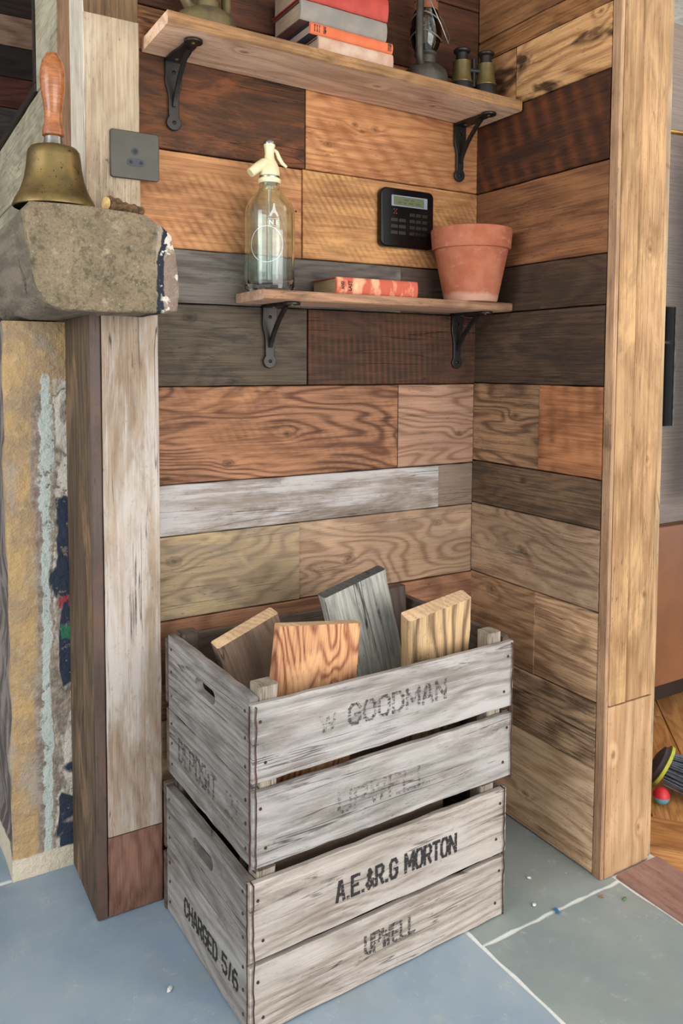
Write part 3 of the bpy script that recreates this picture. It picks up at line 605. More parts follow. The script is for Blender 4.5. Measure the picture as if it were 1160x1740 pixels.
def bracket(x, ztop_, leg, arm, label):
    t = thing('shelf_bracket', label, 'bracket', (x, -0.0018, ztop_), 0, 'iron shelf brackets')
    o = obj('wall_strap', shape_mesh(strap(leg, 0.0150, 0.0092, 0.0132), [], 0.005, 0.0012), iron, t); o.rotation_euler = FRONT; o.location = (0, -0.0025, 0)
    o2 = obj('shelf_arm', shape_mesh(strap(arm, 0.0155, 0.0115, 0.0152), [], 0.005, 0.0012), iron, t); o2.location = (0, 0, -0.0028)
    p0, p3 = Vector((0, -0.006, -leg*0.66)), Vector((0, -arm*0.66, -0.006)); pts = []
    for i in range(13):
        s = i/12; c = Vector((0, -0.022, -0.040)); pts.append((1-s)**2*p0+2*s*(1-s)*c+s*s*p3)
    bm = bmesh.new(); a = []
    for i, p in enumerate(pts):
        d = (pts[min(i+1, 12)]-pts[max(i-1, 0)]).normalized(); nrm = Vector((0, -d.z, d.y)); wd = 0.0032
        a.append([bm.verts.new(p+Vector((sx*wd, 0, 0))+nrm*sn*0.0035) for sx, sn in ((-1, -1), (1, -1), (1, 1), (-1, 1))])
    for u, v in zip(a, a[1:]):
        for k in range(4): bm.faces.new((u[k], u[(k+1) % 4], v[(k+1) % 4], v[k]))
    bm.faces.new(a[0]); bm.faces.new(a[-1][::-1])
    obj('brace', b2m(bm, 'brace'), iron, t)
    scr = [(0.0035, 0.001, 0.003)]
    for (px, py, pz, rot, mt) in ((0, -0.0055, -leg+0.0132, 'f', iron_d), (0, -0.0055, -0.022, 'f', iron_d), (0, -arm+0.0152, -0.0056, 'd', brass_s), (0, -0.020, -0.0056, 'd', brass_s)):
        s = lathe('screw', [(0, -0.001), (0.0034, -0.001), (0.0034, 0), (0.002, 0.0009), (0, 0.001)], mt, t, (px, py, pz), 10)
        s.rotation_euler = (PI/2, 0, 0) if rot == 'f' else (PI, 0, 0)
    return t
bracket(-0.668, zbot(-0.668), 0.119, 0.115, 'black iron bracket under the upper shelf, near the socket plate')
bracket(-0.044, zbot(-0.044), 0.119, 0.108, 'black iron bracket under the upper shelf, beside the right wall')
bracket(-0.487, 1.0612, 0.117, 0.108, 'black iron bracket under the lower shelf, below the siphon')
bracket(-0.045, 1.0612, 0.117, 0.108, 'black iron bracket under the lower shelf, below the flowerpot')

# ---------------------------------------------------------------- crates
def crate_wood(name, d=(100, 94, 88), l=(174, 168, 163), **k):
    a = dict(rings=0.7, freq=16, straight=150, stain=(112, 100, 90), stain_amt=0.55, paint=(178, 174, 171), paint_cov=0.38, crack=0.7, rough=0.85, bump=0.7, spec=0.15); a.update(k)
    return wood(name, d, l, **a)
cw = [crate_wood('crate_grey_%d' % i) for i in range(4)] + [crate_wood('crate_warm_%d' % i, (108, 97, 88), (180, 169, 158), paint=(182, 174, 167), paint_cov=0.38, stain=(112, 94, 80), stain_amt=0.5) for i in range(4)]
cs = [crate_wood('crate_end_%d' % i, (98, 93, 88), (152, 147, 142), paint=(166, 163, 160), paint_cov=0.3, stain=(76, 66, 58)) for i in range(4)]
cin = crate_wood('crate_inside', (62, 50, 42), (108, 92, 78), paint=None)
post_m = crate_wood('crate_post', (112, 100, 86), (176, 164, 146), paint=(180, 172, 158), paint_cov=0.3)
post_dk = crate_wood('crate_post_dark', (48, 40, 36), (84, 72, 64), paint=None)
rust = plain('rusty_wire', (92, 66, 56), (60, 44, 40), 80, 0.6, 0.5)
nail_m = plain('nail_rust', (84, 56, 46), (50, 38, 34), 90, 0.7, 0.3)
def ink(name, cov, tone=(52, 50, 50)):
    g = G(name); n = g.noise(g.map((1, 1, 1), (cov*9, 2, 3)), 230, 3, 0.7); n2 = g.noise(g.map((30, 420, 330)), 1, 3); f = g.M('MULTIPLY', g.step(g.M('MULTIPLY_ADD', n2, 0.6, n), 1.02-cov*0.5, 1.24-cov*0.5), min(1.0, cov+0.1))
    tr = g.t.nodes.new('ShaderNodeBsdfTransparent'); mx = g.t.nodes.new('ShaderNodeMixShader'); g.t.links.new(f, mx.inputs[0]); g.t.links.new(tr.outputs[0], mx.inputs[1]); g.t.links.new(g.b.outputs[0], mx.inputs[2]); g.t.links.new(mx.outputs[0], g.out.inputs[0])
    return g.fin(tone, 0.9, 0, 0.1)
ink_dark, ink_mid, ink_faint, ink_ghost = ink('stencil_dark', 0.86), ink('stencil_mid', 0.70, (66, 64, 64)), ink('stencil_faint', 0.64, (74, 70, 68)), ink('stencil_ghost', 0.52, (84, 80, 78))
STROKES = {  # block stencil letters, each stroke a line in a unit cell
 'A': [(0, 0, .38, 1), (.62, 1, 1, 0), (.38, 1, .62, 1), (.2, .32, .8, .32)], 'E': [(0, 0, 0, 1), (0, 1, 1, 1), (0, .5, .8, .5), (0, 0, 1, 0)], '.': [(.35, 0, .65, 0)],
 '&': [(1, 0, .2, .75), (.2, .75, .4, 1), (.4, 1, .65, .8), (.65, .8, 0, .25), (0, .25, .3, 0), (.3, 0, .95, .4)], 'R': [(0, 0, 0, 1), (0, 1, .75, 1), (.75, 1, 1, .85), (1, .85, 1, .62), (1, .62, .75, .48), (.75, .48, 0, .48), (.5, .48, 1, 0)],
 'G': [(1, .8, .75, 1), (.75, 1, .25, 1), (.25, 1, 0, .8), (0, .8, 0, .2), (0, .2, .25, 0), (.25, 0, .75, 0), (.75, 0, 1, .2), (1, .2, 1, .45), (1, .45, .55, .45)],
 'M': [(0, 0, 0, 1), (0, 1, .5, .3), (.5, .3, 1, 1), (1, 1, 1, 0)], 'W': [(0, 1, .25, 0), (.25, 0, .5, .8), (.5, .8, .75, 0), (.75, 0, 1, 1)], 'N': [(0, 0, 0, 1), (0, 1, 1, 0), (1, 0, 1, 1)],
 'O': [(.25, 1, .75, 1), (.75, 1, 1, .8), (1, .8, 1, .2), (1, .2, .75, 0), (.75, 0, .25, 0), (.25, 0, 0, .2), (0, .2, 0, .8), (0, .8, .25, 1)], 'T': [(0, 1, 1, 1), (.5, 0, .5, 1)], 'U': [(0, 1, 0, .2), (0, .2, .25, 0), (.25, 0, .75, 0), (.75, 0, 1, .2), (1, .2, 1, 1)],
 'P': [(0, 0, 0, 1), (0, 1, .75, 1), (.75, 1, 1, .85), (1, .85, 1, .6), (1, .6, .75, .45), (.75, .45, 0, .45)], 'L': [(0, 1, 0, 0), (0, 0, 1, 0)], 'C': [(1, .75, .75, 1), (.75, 1, .25, 1), (.25, 1, 0, .8), (0, .8, 0, .2), (0, .2, .25, 0), (.25, 0, .75, 0), (.75, 0, 1, .25)],
 'H': [(0, 0, 0, 1), (1, 0, 1, 1), (0, .5, 1, .5)], 'D': [(0, 0, 0, 1), (0, 1, .65, 1), (.65, 1, 1, .75), (1, .75, 1, .25), (1, .25, .65, 0), (.65, 0, 0, 0)], 'S': [(1, .8, .75, 1), (.75, 1, .25, 1), (.25, 1, 0, .8), (0, .8, 0, .65), (0, .65, 1, .4), (1, .4, 1, .2), (1, .2, .75, 0), (.75, 0, .25, 0), (.25, 0, 0, .2)],
 'I': [(.5, 0, .5, 1)], '5': [(1, 1, .1, 1), (.1, 1, .05, .58), (.05, .58, .7, .6), (.7, .6, 1, .45), (1, .45, 1, .2), (1, .2, .75, 0), (.75, 0, .25, 0), (.25, 0, 0, .18)], '/': [(.2, 0, .8, 1)], '6': [(.9, .95, .45, 1), (.45, 1, 0, .7), (0, .7, 0, .2), (0, .2, .25, 0), (.25, 0, .75, 0), (.75, 0, 1, .2), (1, .2, 1, .4), (1, .4, .75, .55), (.75, .55, 0, .5)],
 '2': [(0, .8, .25, 1), (.25, 1, .75, 1), (.75, 1, 1, .8), (1, .8, 1, .6), (1, .6, 0, 0), (0, 0, 1, 0)], '-': [(.1, .45, .9, .45)]}
WIDE = {'.': 0.35, 'I': 0.35, ' ': 0.55, 'M': 1.25, 'W': 1.3, '/': 0.6}
def stencil_mesh(body, width, height, th):
    tot = sum(WIDE.get(c, 1.0)+0.42 for c in body)-0.42; u = width/tot; bm = bmesh.new(); x = -width/2; n = 0
    for c in body:
        cwid = WIDE.get(c, 1.0)*u
        for (x0, y0, x1, y1) in STROKES.get(c, []):
            p = Vector((x+x0*cwid, (y0-0.5)*(height-th), 0)); q = Vector((x+x1*cwid, (y1-0.5)*(height-th), 0)); d = (q-p).normalized(); nr = Vector((-d.y, d.x, 0))*th/2; e = d*th*0.4; n += 1
            zz = Vector((0, 0, 0.0003+0.000004*(n % 12)))
            vs = [bm.verts.new(v+zz) for v in (p-e-nr, q+e-nr, q+e+nr, p-e+nr)]; bm.faces.new(vs)
        x += cwid+0.42*u
    return b2m(bm, 'stencil')
def letters(parent, body, wd, ht, loc, rot, mt, tilt=0.0, off=0.012):
    o = obj('lettering', stencil_mesh(body, wd, ht, ht*0.155), mt, parent); o.rotation_euler = rot; o.location = loc
    if tilt: o.rotation_euler.rotate_axis('Z', tilt)
    return o
def nails(parent, pts, axis):
    bm = bmesh.new()
    for p in pts:
        bmesh.ops.create_cone(bm, cap_ends=True, segments=7, radius1=0.0028, radius2=0.0022, depth=0.0016, matrix=Matrix.Translation(p) @ (Matrix.Rotation(PI/2, 4, 'X') if axis == 'y' else Matrix.Rotation(PI/2, 4, 'Y')))
    return obj('nail_heads', b2m(bm, 'nails'), nail_m, parent, kind='stuff')
def crate(label, loc, rot, sx, sy, H, front, ends, seed, fm, em, texts, posts_up, hole_z):
    t = thing('apple_crate', label, 'crate', loc, rot, 'stacked apple crates'); T = 0.0105
    slats = []
    for side in (-1, 1):
        for i, (z0, z1) in enumerate(front):
            tl = random.Random(seed+i).uniform(-0.006, 0.006)
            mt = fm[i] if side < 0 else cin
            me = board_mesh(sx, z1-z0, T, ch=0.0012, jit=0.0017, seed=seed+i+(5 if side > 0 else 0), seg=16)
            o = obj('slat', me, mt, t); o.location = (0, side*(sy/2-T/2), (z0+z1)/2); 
            if side > 0: o.rotation_euler = (0, 0, PI)
            else: slats.append(o)
            nails(o, [(sxn*(sx/2-0.016+dx), -T/2, dz*(z1-z0)) for sxn in (-1, 1) for dx, dz in ((0.004, 0.28), (-0.004, -0.25))], 'y')
    endb = []
    for side in (-1, 1):
        for i, (z0, z1) in enumerate(ends):
            L = sy-2*T-0.001; mt = em[i] if side < 0 else cin
            if i == len(ends)-1:
                hz = hole_z; st = []
                for k in range(12):
                    a = PI/2+PI*k/11; st.append((-0.028+0.011*math.cos(a), hz+0.011*math.sin(a)))
                for k in range(12):
                    a = -PI/2+PI*k/11; st.append((0.028+0.011*math.cos(a), hz+0.011*math.sin(a)))
                rnd = random.Random(seed+i+side); hw = (z1-z0)/2
                outer = [(-L/2+L*k/14, -hw+rnd.uniform(0, 0.002)) for k in range(15)]+[(L/2-L*k/14, hw-rnd.uniform(0, 0.002)) for k in range(15)]
                me = shape_mesh(outer, [st], 0.013)
                for v in me.vertices: v.co = Vector((v.co.x, -v.co.z, v.co.y))
            else: me = board_mesh(L, z1-z0, 0.013, jit=0.002, seed=seed+20+i)
            o = obj('end_board', me, mt, t); o.location = (side*(sx/2-0.0075), 0, (z0+z1)/2); o.rotation_euler = (0, 0, -PI/2 if side < 0 else PI/2)
            if side < 0: endb.append(o)
            nails(o, [(s*(L/2-0.014), -0.0068, dz*(z1-z0)) for s in (-1, 1) for dz in (-0.3, 0.02, 0.32)], 'y')
    for ax, ay in ((-1, -1), (1, -1), (-1, 1), (1, 1)):
        up = posts_up[(ax, ay)]; hgt = H+up-0.006
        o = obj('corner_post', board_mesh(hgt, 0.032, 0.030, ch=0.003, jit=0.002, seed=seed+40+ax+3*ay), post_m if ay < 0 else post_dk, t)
        o.location = (ax*(sx/2-0.0145-0.0165), ay*(sy/2-T-0.0155), 0.006+hgt/2); o.rotation_euler = (0, PI/2, 0)
    for k in range(4):
        y = -sy/2+0.05+k*(sy-0.1)/3
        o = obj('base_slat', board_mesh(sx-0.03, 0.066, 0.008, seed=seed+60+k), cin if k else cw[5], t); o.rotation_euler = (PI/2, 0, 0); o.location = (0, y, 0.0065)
    rw = random.Random(seed)
    for ax in (-1, 1):
        pts = [(ax*(sx/2-0.004)+rw.uniform(-0.0012, 0.0012), -sy/2-0.0022-rw.uniform(0, 0.0012), z) for z in [0.004+k*(H-0.008)/16 for k in range(17)]]
        pts = [(pts[0][0], -sy/2+0.006, 0.004)]+pts+[(pts[-1][0], -sy/2+0.008, H-0.003)]
        tube('binding_wire', pts, 0.0012, rust, t, 6)
        pts = [(ax*(sx/2+0.0014)+rw.uniform(-0.0004, 0.0008), -sy/2+0.008+rw.uniform(-0.001, 0.001), 0.004+k*(H-0.008)/16) for k in range(17)]
        tube('binding_wire', pts, 0.0011, rust, t, 6)
    for (where, i, body, wd, ht, x, z, mt, tilt) in texts:
        o = slats[i] if where == 's' else endb[i]; yy = -T/2-0.0003 if where == 's' else -0.0069
        letters(o, body, wd, ht, (x, yy, z), FRONT, mt, tilt)
    return t
crate('lower weathered crate stencilled in bold dark lettering, standing on the floor', (-0.4585, -0.1975, 0.0), math.radians(2.3), 0.487, 0.335, 0.232,
      [(0.002, 0.106), (0.113, 0.228)], [(0.001, 0.115), (0.117, 0.226)], 11, (cw[4], cw[5]), (cs[2], cs[3]),
      [('s', 1, 'A.E.&R.G MORTON', 0.232, 0.034, 0.016, -0.004, ink_dark, 0.0), ('s', 0, 'UPWELL', 0.096, 0.033, 0.0, 0.008, ink_mid, 0.0),
       ('e', 0, 'CHARGED', 0.128, 0.032, -0.012, -0.002, ink_dark, 0.0), ('e', 0, '5/6', 0.052, 0.032, 0.098, 0.0, ink_dark, 0.0)],
      {(-1, -1): 0.003, (1, -1): 0.006, (-1, 1): 0.003, (1, 1): 0.003}, 0.014)
crate('upper weathered crate with faded lettering, filled with wood offcuts', (-0.4485, -0.1955, 0.240), math.radians(2.1), 0.495, 0.335, 0.243,
      [(0.006, 0.117), (0.129, 0.242)], [(0.003, 0.118), (0.1195, 0.250)], 31, (cw[0], cw[1]), (cs[0], cs[1]),
      [('s', 1, 'W', 0.026, 0.030, -0.125, 0.004, ink_ghost, 0.0), ('s', 1, 'GOODMAN', 0.185, 0.034, 0.005, 0.006, ink_faint, 0.0), ('s', 0, 'UPWELL', 0.17, 0.036, -0.02, 0.0, ink_ghost, 0.0),
       ('e', 0, 'DEPOSIT', 0.150, 0.042, -0.035, 0.004, ink_faint, 0.0), ('e', 0, '2/', 0.045, 0.040, 0.098, 0.004, ink_ghost, 0.0)],
      {(-1, -1): 0.018, (1, -1): 0.016, (-1, 1): 0.012, (1, 1): 0.012}, 0.020)

# offcuts standing in the upper crate
end_pale = wood('endgrain_pale', (176, 138, 96), (226, 192, 150), rings=0.6, straight=300, crack=0.2)
end_dark = wood('endgrain_dark', (58, 56, 54), (92, 90, 86), rings=0.5, straight=300, crack=0.9)
off_brown = wood('offcut_brown', (96, 76, 62), (148, 122, 102), rings=0.9, freq=18, stain=(120, 104, 92), lightpatch=(166, 138, 112), crack=0.7)
off_orange = wood('offcut_orange', (132, 72, 42), (216, 158, 108), rings=1.3, freq=60, straight=60, lightpatch=(226, 176, 128), knots=((0.02, -0.02, 0.006),), crack=0.1)
off_grey = wood('offcut_grey', (112, 114, 108), (168, 168, 158), rings=0.8, straight=200, stain=(92, 92, 86), stain_amt=0.4, lightpatch=(172, 170, 158), crack=1.0)
off_pale = wood('offcut_striped', (112, 88, 62), (208, 172, 124), rings=1.5, freq=12, straight=160, crack=0.3)
off_dark = wood('offcut_dark', (58, 48, 42), (96, 82, 72), rings=0.6)
off_brown2 = wood('offcut_tan', (112, 88, 70), (162, 134, 110), rings=0.5, stain=(136, 112, 92))
def offcut(label, top, width, L, T, roll, lean, yaw, mat, endm, seed):
    """top: centre of the upper end; local x points down the board"""
    R = Matrix.Rotation(yaw, 4, 'Z') @ Matrix.Rotation(lean, 4, 'X') @ Matrix.Rotation(-roll, 4, 'Y')
    base = Matrix(((0, 0, -1), (0, 1, 0), (-1, 0, 0))).transposed().to_4x4()   # local x -> down, z -> right
    base = Matrix(((0, 0, 1, 0), (0, 1, 0, 0), (-1, 0, 0, 0), (0, 0, 0, 1)))
    me = board_mesh(L, width, T, ch=0.003, jit=0.0016, seed=seed, endmat=True)
    o = obj('wood_offcut', me, [mat, endm]); M = R @ base; o.matrix_world = Matrix.Translation(Vector(top)) @ M @ Matrix.Translation((L/2, 0, 0))
    return tag(o, label, 'wood', 'offcuts in the upper crate')
r = math.radians
offcut('dull brown offcut with a pale sawn end, tilted at the left of the crate', (-0.607, -0.158, 0.516), 0.118, 0.232, 0.030, r(21), r(6), r(3), off_brown, end_pale, 1)
offcut('warm orange offcut with swirling grain at the front of the crate', (-0.538, -0.285, 0.548), 0.146, 0.270, 0.024, r(-7), r(-3), r(0), off_orange, end_pale, 2)
offcut('tall silver-grey cracked offcut rising highest in the crate', (-0.428, -0.205, 0.582), 0.126, 0.300, 0.026, r(16), r(3), r(0), off_grey, end_dark, 3)
offcut('pale striped offcut near the right wall in the crate', (-0.330, -0.315, 0.553), 0.128, 0.262, 0.028, r(11), r(16), r(0), off_pale, end_pale, 4)
offcut('narrow dark offcut peeping out behind the grey one', (-0.262, -0.085, 0.520), 0.05, 0.255, 0.022, r(3), r(-2), r(0), off_dark, off_dark, 5)
def flat(label, loc, L, Wd_, T, rz, mat, seed):
    o = obj('wood_offcut', board_mesh(L, Wd_, T, ch=0.002, seed=seed, endmat=True), [mat, off_dark]); o.location = loc; o.rotation_euler = (PI/2, 0, rz)
    return tag(o, label, 'wood', 'offcuts in the lower crate')
flat('dark offcut lying at the bottom of the lower crate', (-0.47, -0.25, 0.024), 0.36, 0.12, 0.026, 0.05, off_dark, 21)
flat('honey coloured offcut lying across the lower crate, seen through its slats', (-0.50, -0.262, 0.067), 0.30, 0.13, 0.058, -0.06, off_orange, 22)
flat('grey-brown offcut in the middle of the pile in the lower crate', (-0.46, -0.262, 0.1215), 0.34, 0.13, 0.048, 0.04, off_brown, 23)
flat('long brown offcut topmost in the lower crate, seen between the crates', (-0.475, -0.262, 0.1795), 0.335, 0.10, 0.062, 0.03, off_brown2, 24)

# ---------------------------------------------------------------- things on the lower shelf
ZS = 1.0788
g = G('siphon_glass'); g.fin((242, 253, 247), 0.01); g.b.inputs['Transmission Weight'].default_value = 1.0; g.b.inputs['IOR'].default_value = 1.46; glass = g.m
cream = plain('cream_plastic', (222, 212, 172), (204, 194, 152), 20, 0.35); chrome = plain('dull_chrome', (150, 148, 140), (110, 108, 104), 40, 0.3, 0.9)
frost = G('etched_glass'); frost.fin((236, 240, 238), 0.8); frost.b.inputs['Alpha'].default_value = 0.42; frost_m = frost.m
S = thing('soda_siphon', 'fluted clear glass soda siphon with a cream spout head', 'siphon', (-0.517, -0.067, ZS), r(-16)); S.scale = (0.93, 0.93, 0.915)
NF = 12
def flute(a, z): return 1.0 + (0.018*(abs(math.cos(a*NF/2))-0.6) if 0.008 < z < 0.165 else 0)
outer = [(0.0, 0.004), (0.030, 0.003), (0.042, 0.0), (0.0465, 0.004), (0.0475, 0.012), (0.0475, 0.05), (0.0475, 0.10), (0.0475, 0.145), (0.0465, 0.156), (0.042, 0.168), (0.034, 0.179), (0.025, 0.188), (0.0195, 0.194), (0.0185, 0.200), (0.0185, 0.207)]
inner = [(0.0145, 0.207), (0.0145, 0.199), (0.017, 0.192), (0.030, 0.178), (0.038, 0.166), (0.0425, 0.154), (0.0435, 0.144), (0.0435, 0.10), (0.0435, 0.05), (0.0435, 0.022), (0.040, 0.014), (0.028, 0.011), (0.0, 0.013)]
lathe('bottle', outer+inner, glass, S, n=96, mod=lambda a, z: flute(a, z))
tube('dip_tube', [(0, 0, 0.018), (0.001, 0, 0.1), (0, 0, 0.206)], 0.0032, glass, S, 10)
lathe('collar', [(0.0, 0.206), (0.0195, 0.206), (0.0215, 0.209), (0.0215, 0.213), (0.0195, 0.2155), (0.0, 0.2155)], cream, S)
lathe('collar_ring', [(0.0, 0.2155), (0.0192, 0.2155), (0.0197, 0.2175), (0.0192, 0.2195), (0.0, 0.2195)], chrome, S)
H = lathe('head', [(0.0, 0.2195), (0.0188, 0.2195), (0.0195, 0.226), (0.0180, 0.236), (0.0135, 0.246), (0.0095, 0.253), (0.0085, 0.262), (0.0095, 0.271), (0.0108, 0.277), (0.0108, 0.279), (0.0, 0.279)], cream, S)
lathe('cap', [(0.0, 0.279), (0.0108, 0.279), (0.0112, 0.283), (0.0095, 0.286), (0.0, 0.2865)], chrome, H, n=24)
tube('spout', [(0, 0, 0.243), (-0.012, -0.004, 0.241), (-0.024, -0.008, 0.233), (-0.038, -0.012, 0.221)], [0.012, 0.011, 0.0095, 0.0085], cream, S, 16)
tube('lever', [(0.009, 0.0, 0.270), (0.014, 0.0, 0.266), (0.018, 0.0, 0.256), (0.024, 0.0, 0.246), (0.033, 0.0, 0.239)], [0.003, 0.0036, 0.004, 0.0038, 0.0025], cream, S, 10)
def wrap(me, a0, z0, R):
    for v in me.vertices:
        x, y, z = v.co; a = a0 + x/R; v.co = Vector(((R+z)*math.cos(a), (R+z)*math.sin(a), z0+y))
    return me
A0 = r(-122) - r(-16); RG = 0.0486
lab = obj('etched_label', wrap(text_mesh('N E', 0.018, 0.009, 0.03), A0+0.28, 0.137-0.012, RG), frost_m, S)
def sub_band(x0, x1, y0, y1, n=10):
    bm = bmesh.new(); a = []
    for i in range(n+1):
        x = x0+(x1-x0)*i/n; a.append((bm.verts.new((x, y0, 0)), bm.verts.new((x, y1, 0))))
    for p, q in zip(a, a[1:]): bm.faces.new((p[0], q[0], q[1], p[1]))
    return b2m(bm, 'band')
for y in (-0.0065, 0.0065): obj('etched_line', wrap(sub_band(-0.011, 0.011, y-0.0004, y+0.0004), A0+0.28, 0.125, RG), frost_m, lab)
bm = bmesh.new(); ro, ri = [], []
for k in range(48):
    a = 2*PI*k/48; ro.append(bm.verts.new((0.032*math.cos(a), 0.034*math.sin(a), 0))); ri.append(bm.verts.new((0.0305*math.cos(a), 0.0325*math.sin(a), 0)))
for k in range(48): bm.faces.new((ro[k], ro[(k+1) % 48], ri[(k+1) % 48], ri[k]))
obj('etched_ring', wrap(b2m(bm, 'ring'), A0, 0.085, RG), frost_m, lab)
bm = bmesh.new()
for poly in ([(-0.001, 0.024), (0.001, 0.024), (0.003, 0.012), (0.007, 0.006), (0.009, 0), (0.005, 0), (0.002, 0.006), (-0.002, 0.006), (-0.005, 0), (-0.009, 0), (-0.007, 0.006), (-0.003, 0.012)],):
    bm.faces.new([bm.verts.new((x, y, 0)) for x, y in poly])
bmesh.ops.triangulate(bm, faces=bm.faces[:])
obj('etched_emblem', wrap(b2m(bm, 'emblem'), A0+0.28, 0.136, RG), frost_m, lab)

g = G('terracotta'); X, Y, Z = g.sep(); n1 = g.noise(g.co, 24, 5, 0.6); n2 = g.noise(g.map((1, 1, 2.4), (2, 1, 0)), 40, 4, 0.65)
col = g.mix(g.step(n1, 0.35, 0.65), (150, 86, 62), (164, 102, 78)); col = g.mix(g.M('MULTIPLY', g.step(n2, 0.56, 0.72), 0.5), col, (180, 132, 112))
col = g.mix(g.M('MULTIPLY', g.step(g.M('MULTIPLY_ADD', n1, 0.03, Z), 0.024, 0.034, 1, 0), 0.55), col, (190, 156, 136)); g.bump(g.M('MULTIPLY_ADD', n2, 0.5, n1), 0.2, 0.002); terra = g.fin(col, 0.85, 0, 0.2)
P = thing('flowerpot', 'empty terracotta flowerpot with a thick rim on the lower shelf', 'flowerpot', (-0.0765, -0.0855, ZS))
lathe('pot_body', [(0.0, 0.0), (0.0515, 0.0), (0.0535, 0.003), (0.0630, 0.05), (0.0735, 0.104), (0.0745, 0.107), (0.068, 0.107), (0.058, 0.05), (0.048, 0.008), (0.0, 0.008)], terra, P, n=56)
lathe('pot_rim', [(0.0735, 0.1035), (0.0775, 0.104), (0.0788, 0.107), (0.0815, 0.1405), (0.0808, 0.1435), (0.078, 0.1445), (0.075, 0.143), (0.068, 0.107), (0.068, 0.1035)], terra, P, n=56)

def make_book(name, label, loc, L, D, T, cover, spine, pages, rotz=0.0, group=None, spine_r=0.003, title=()):
    """lying book: spine along +x length, facing -y; head of the book faces -x"""
    t = thing(name, label, 'book', loc, rotz, group); ct = 0.0022
    bm = bmesh.new(); box_bm(bm, 0.004, L-0.004, 0.004, D-0.005, ct, T-ct); obj('page_block', b2m(bm, 'pages'), pages, t)
    for z0, z1 in ((0, ct), (T-ct, T)):
        bm = bmesh.new(); box_bm(bm, 0, L, 0.003, D, z0, z1); bmesh.ops.bevel(bm, geom=bm.edges[:], offset=0.0007, segments=1, affect='EDGES'); obj('cover_board', b2m(bm, 'cover'), cover, t)
    bm = bmesh.new(); rows = []
    nseg = 24; prof = []
    for k in range(9):
        a = PI*k/8; prof.append((0.003-math.sin(a)*0.0045, T/2-math.cos(a)*T/2))
    for i in range(nseg+1):
        x = L*i/nseg; j = random.Random(i*3+int(L*1e4)); e = j.uniform(-0.0004, 0.0004)
        xx = x + (j.uniform(-0.001, 0.001) if i in (0, nseg) else 0)
        rows.append([bm.verts.new((xx, y+e, z)) for y, z in prof]+[bm.verts.new((xx, 0.0045, T-0.0006)), bm.verts.new((xx, 0.0045, 0.0006))])
    m_ = len(rows[0])
    for a, b in zip(rows, rows[1:]):
        for k in range(m_): bm.faces.new((a[k], a[(k+1) % m_], b[(k+1) % m_], b[k]))
    bm.faces.new(rows[0]); bm.faces.new(rows[-1][::-1])
    sp = obj('spine', b2m(bm, 'spine', True), spine, t)
    for (body, x, z, wd, ht, mt) in title:
        o = obj('title', text_mesh(body, wd, ht, 0.02), mt, sp); o.rotation_euler = (FRONT.to_matrix() @ Matrix.Rotation(PI/2, 3, 'Z')).to_euler() if ht > 0 and wd < 0.02 else FRONT; o.location = (x, -0.0021, z)
    return t
def paper(name, c): return plain(name, c, tuple(v*0.8 for v in c), 1, 0.9, stretch=(20, 20, 900), detail=2)
pg_grey, pg_cream, pg_tan = paper('pages_grey', (176, 160, 146)), paper('pages_cream', (170, 150, 128)), paper('pages_tan', (150, 134, 100))
g = G('worn_red_cloth'); X, Y, Z = g.sep(); n1 = g.noise(g.map((40, 10, 18)), 1, 4, 0.65); bnd = g.M('MULTIPLY_ADD', g.M('SINE', g.M('MULTIPLY', X, 165.0)), 0.5, 0.5)
col = g.mix(g.step(g.M('MULTIPLY_ADD', bnd, 0.14, n1), 0.52, 0.70), (182, 84, 62), (214, 156, 122)); col = g.mix(g.M('MULTIPLY', g.step(n1, 0.62, 0.72), 0.8), col, (222, 184, 142))
red_worn = g.fin(col, 0.8); ink_book = plain('book_ink', (44, 30, 26), None, 50, 0.8)
cov_red = plain('cover_red_brown', (150, 66, 48), (120, 54, 42), 30, 0.8)
make_book('old_book', 'worn salmon red book lying alone on the lower shelf', (-0.4045, -0.108, ZS), 0.177, 0.098, 0.0305, cov_red, red_worn, pg_tan, r(-0.5), None, title=[('AND', 0.012, 0.0155, 0.014, 0.006, ink_book), ('LAST', 0.0275, 0.0155, 0.018, 0.007, ink_book)])

# ---------------------------------------------------------------- keypad and socket plate
g = G('gloss_black'); gloss = g.fin((12, 11, 11), 0.12, 0, 0.35); keym = plain('key_black', (22, 18, 18), (18, 15, 15), 40, 0.3)
K = thing('alarm_keypad', 'black rounded alarm keypad with a small screen on the wall', 'keypad', (-0.1855, -0.001, 1.2455))
o = obj('case', shape_mesh(rrect(0.128, 0.1165, 0.012, 6), [], 0.018, 0.003), gloss, K); o.rotation_euler = FRONT; o.location = (0, -0.009, 0)
lcd_b = plain('screen_bezel', (128, 134, 150), (112, 118, 134), 20, 0.3); g = G('screen_green'); X, Y, Z = g.sep(); lcd = g.fin((92, 96, 70), 0.15)
o = obj('screen', shape_mesh(rrect(0.088, 0.0215, 0.001, 2), [], 0.001), lcd_b, K); o.rotation_euler = FRONT; o.location = (0.003, -0.0182, 0.0335)
o2 = obj('display', shape_mesh(rrect(0.074, 0.017, 0.0008, 2), [], 0.001), lcd, o); o2.location = (-0.002, 0, 0.0006)
lcd_ink = plain('display_segments', (58, 62, 44), None, 20, 0.4)
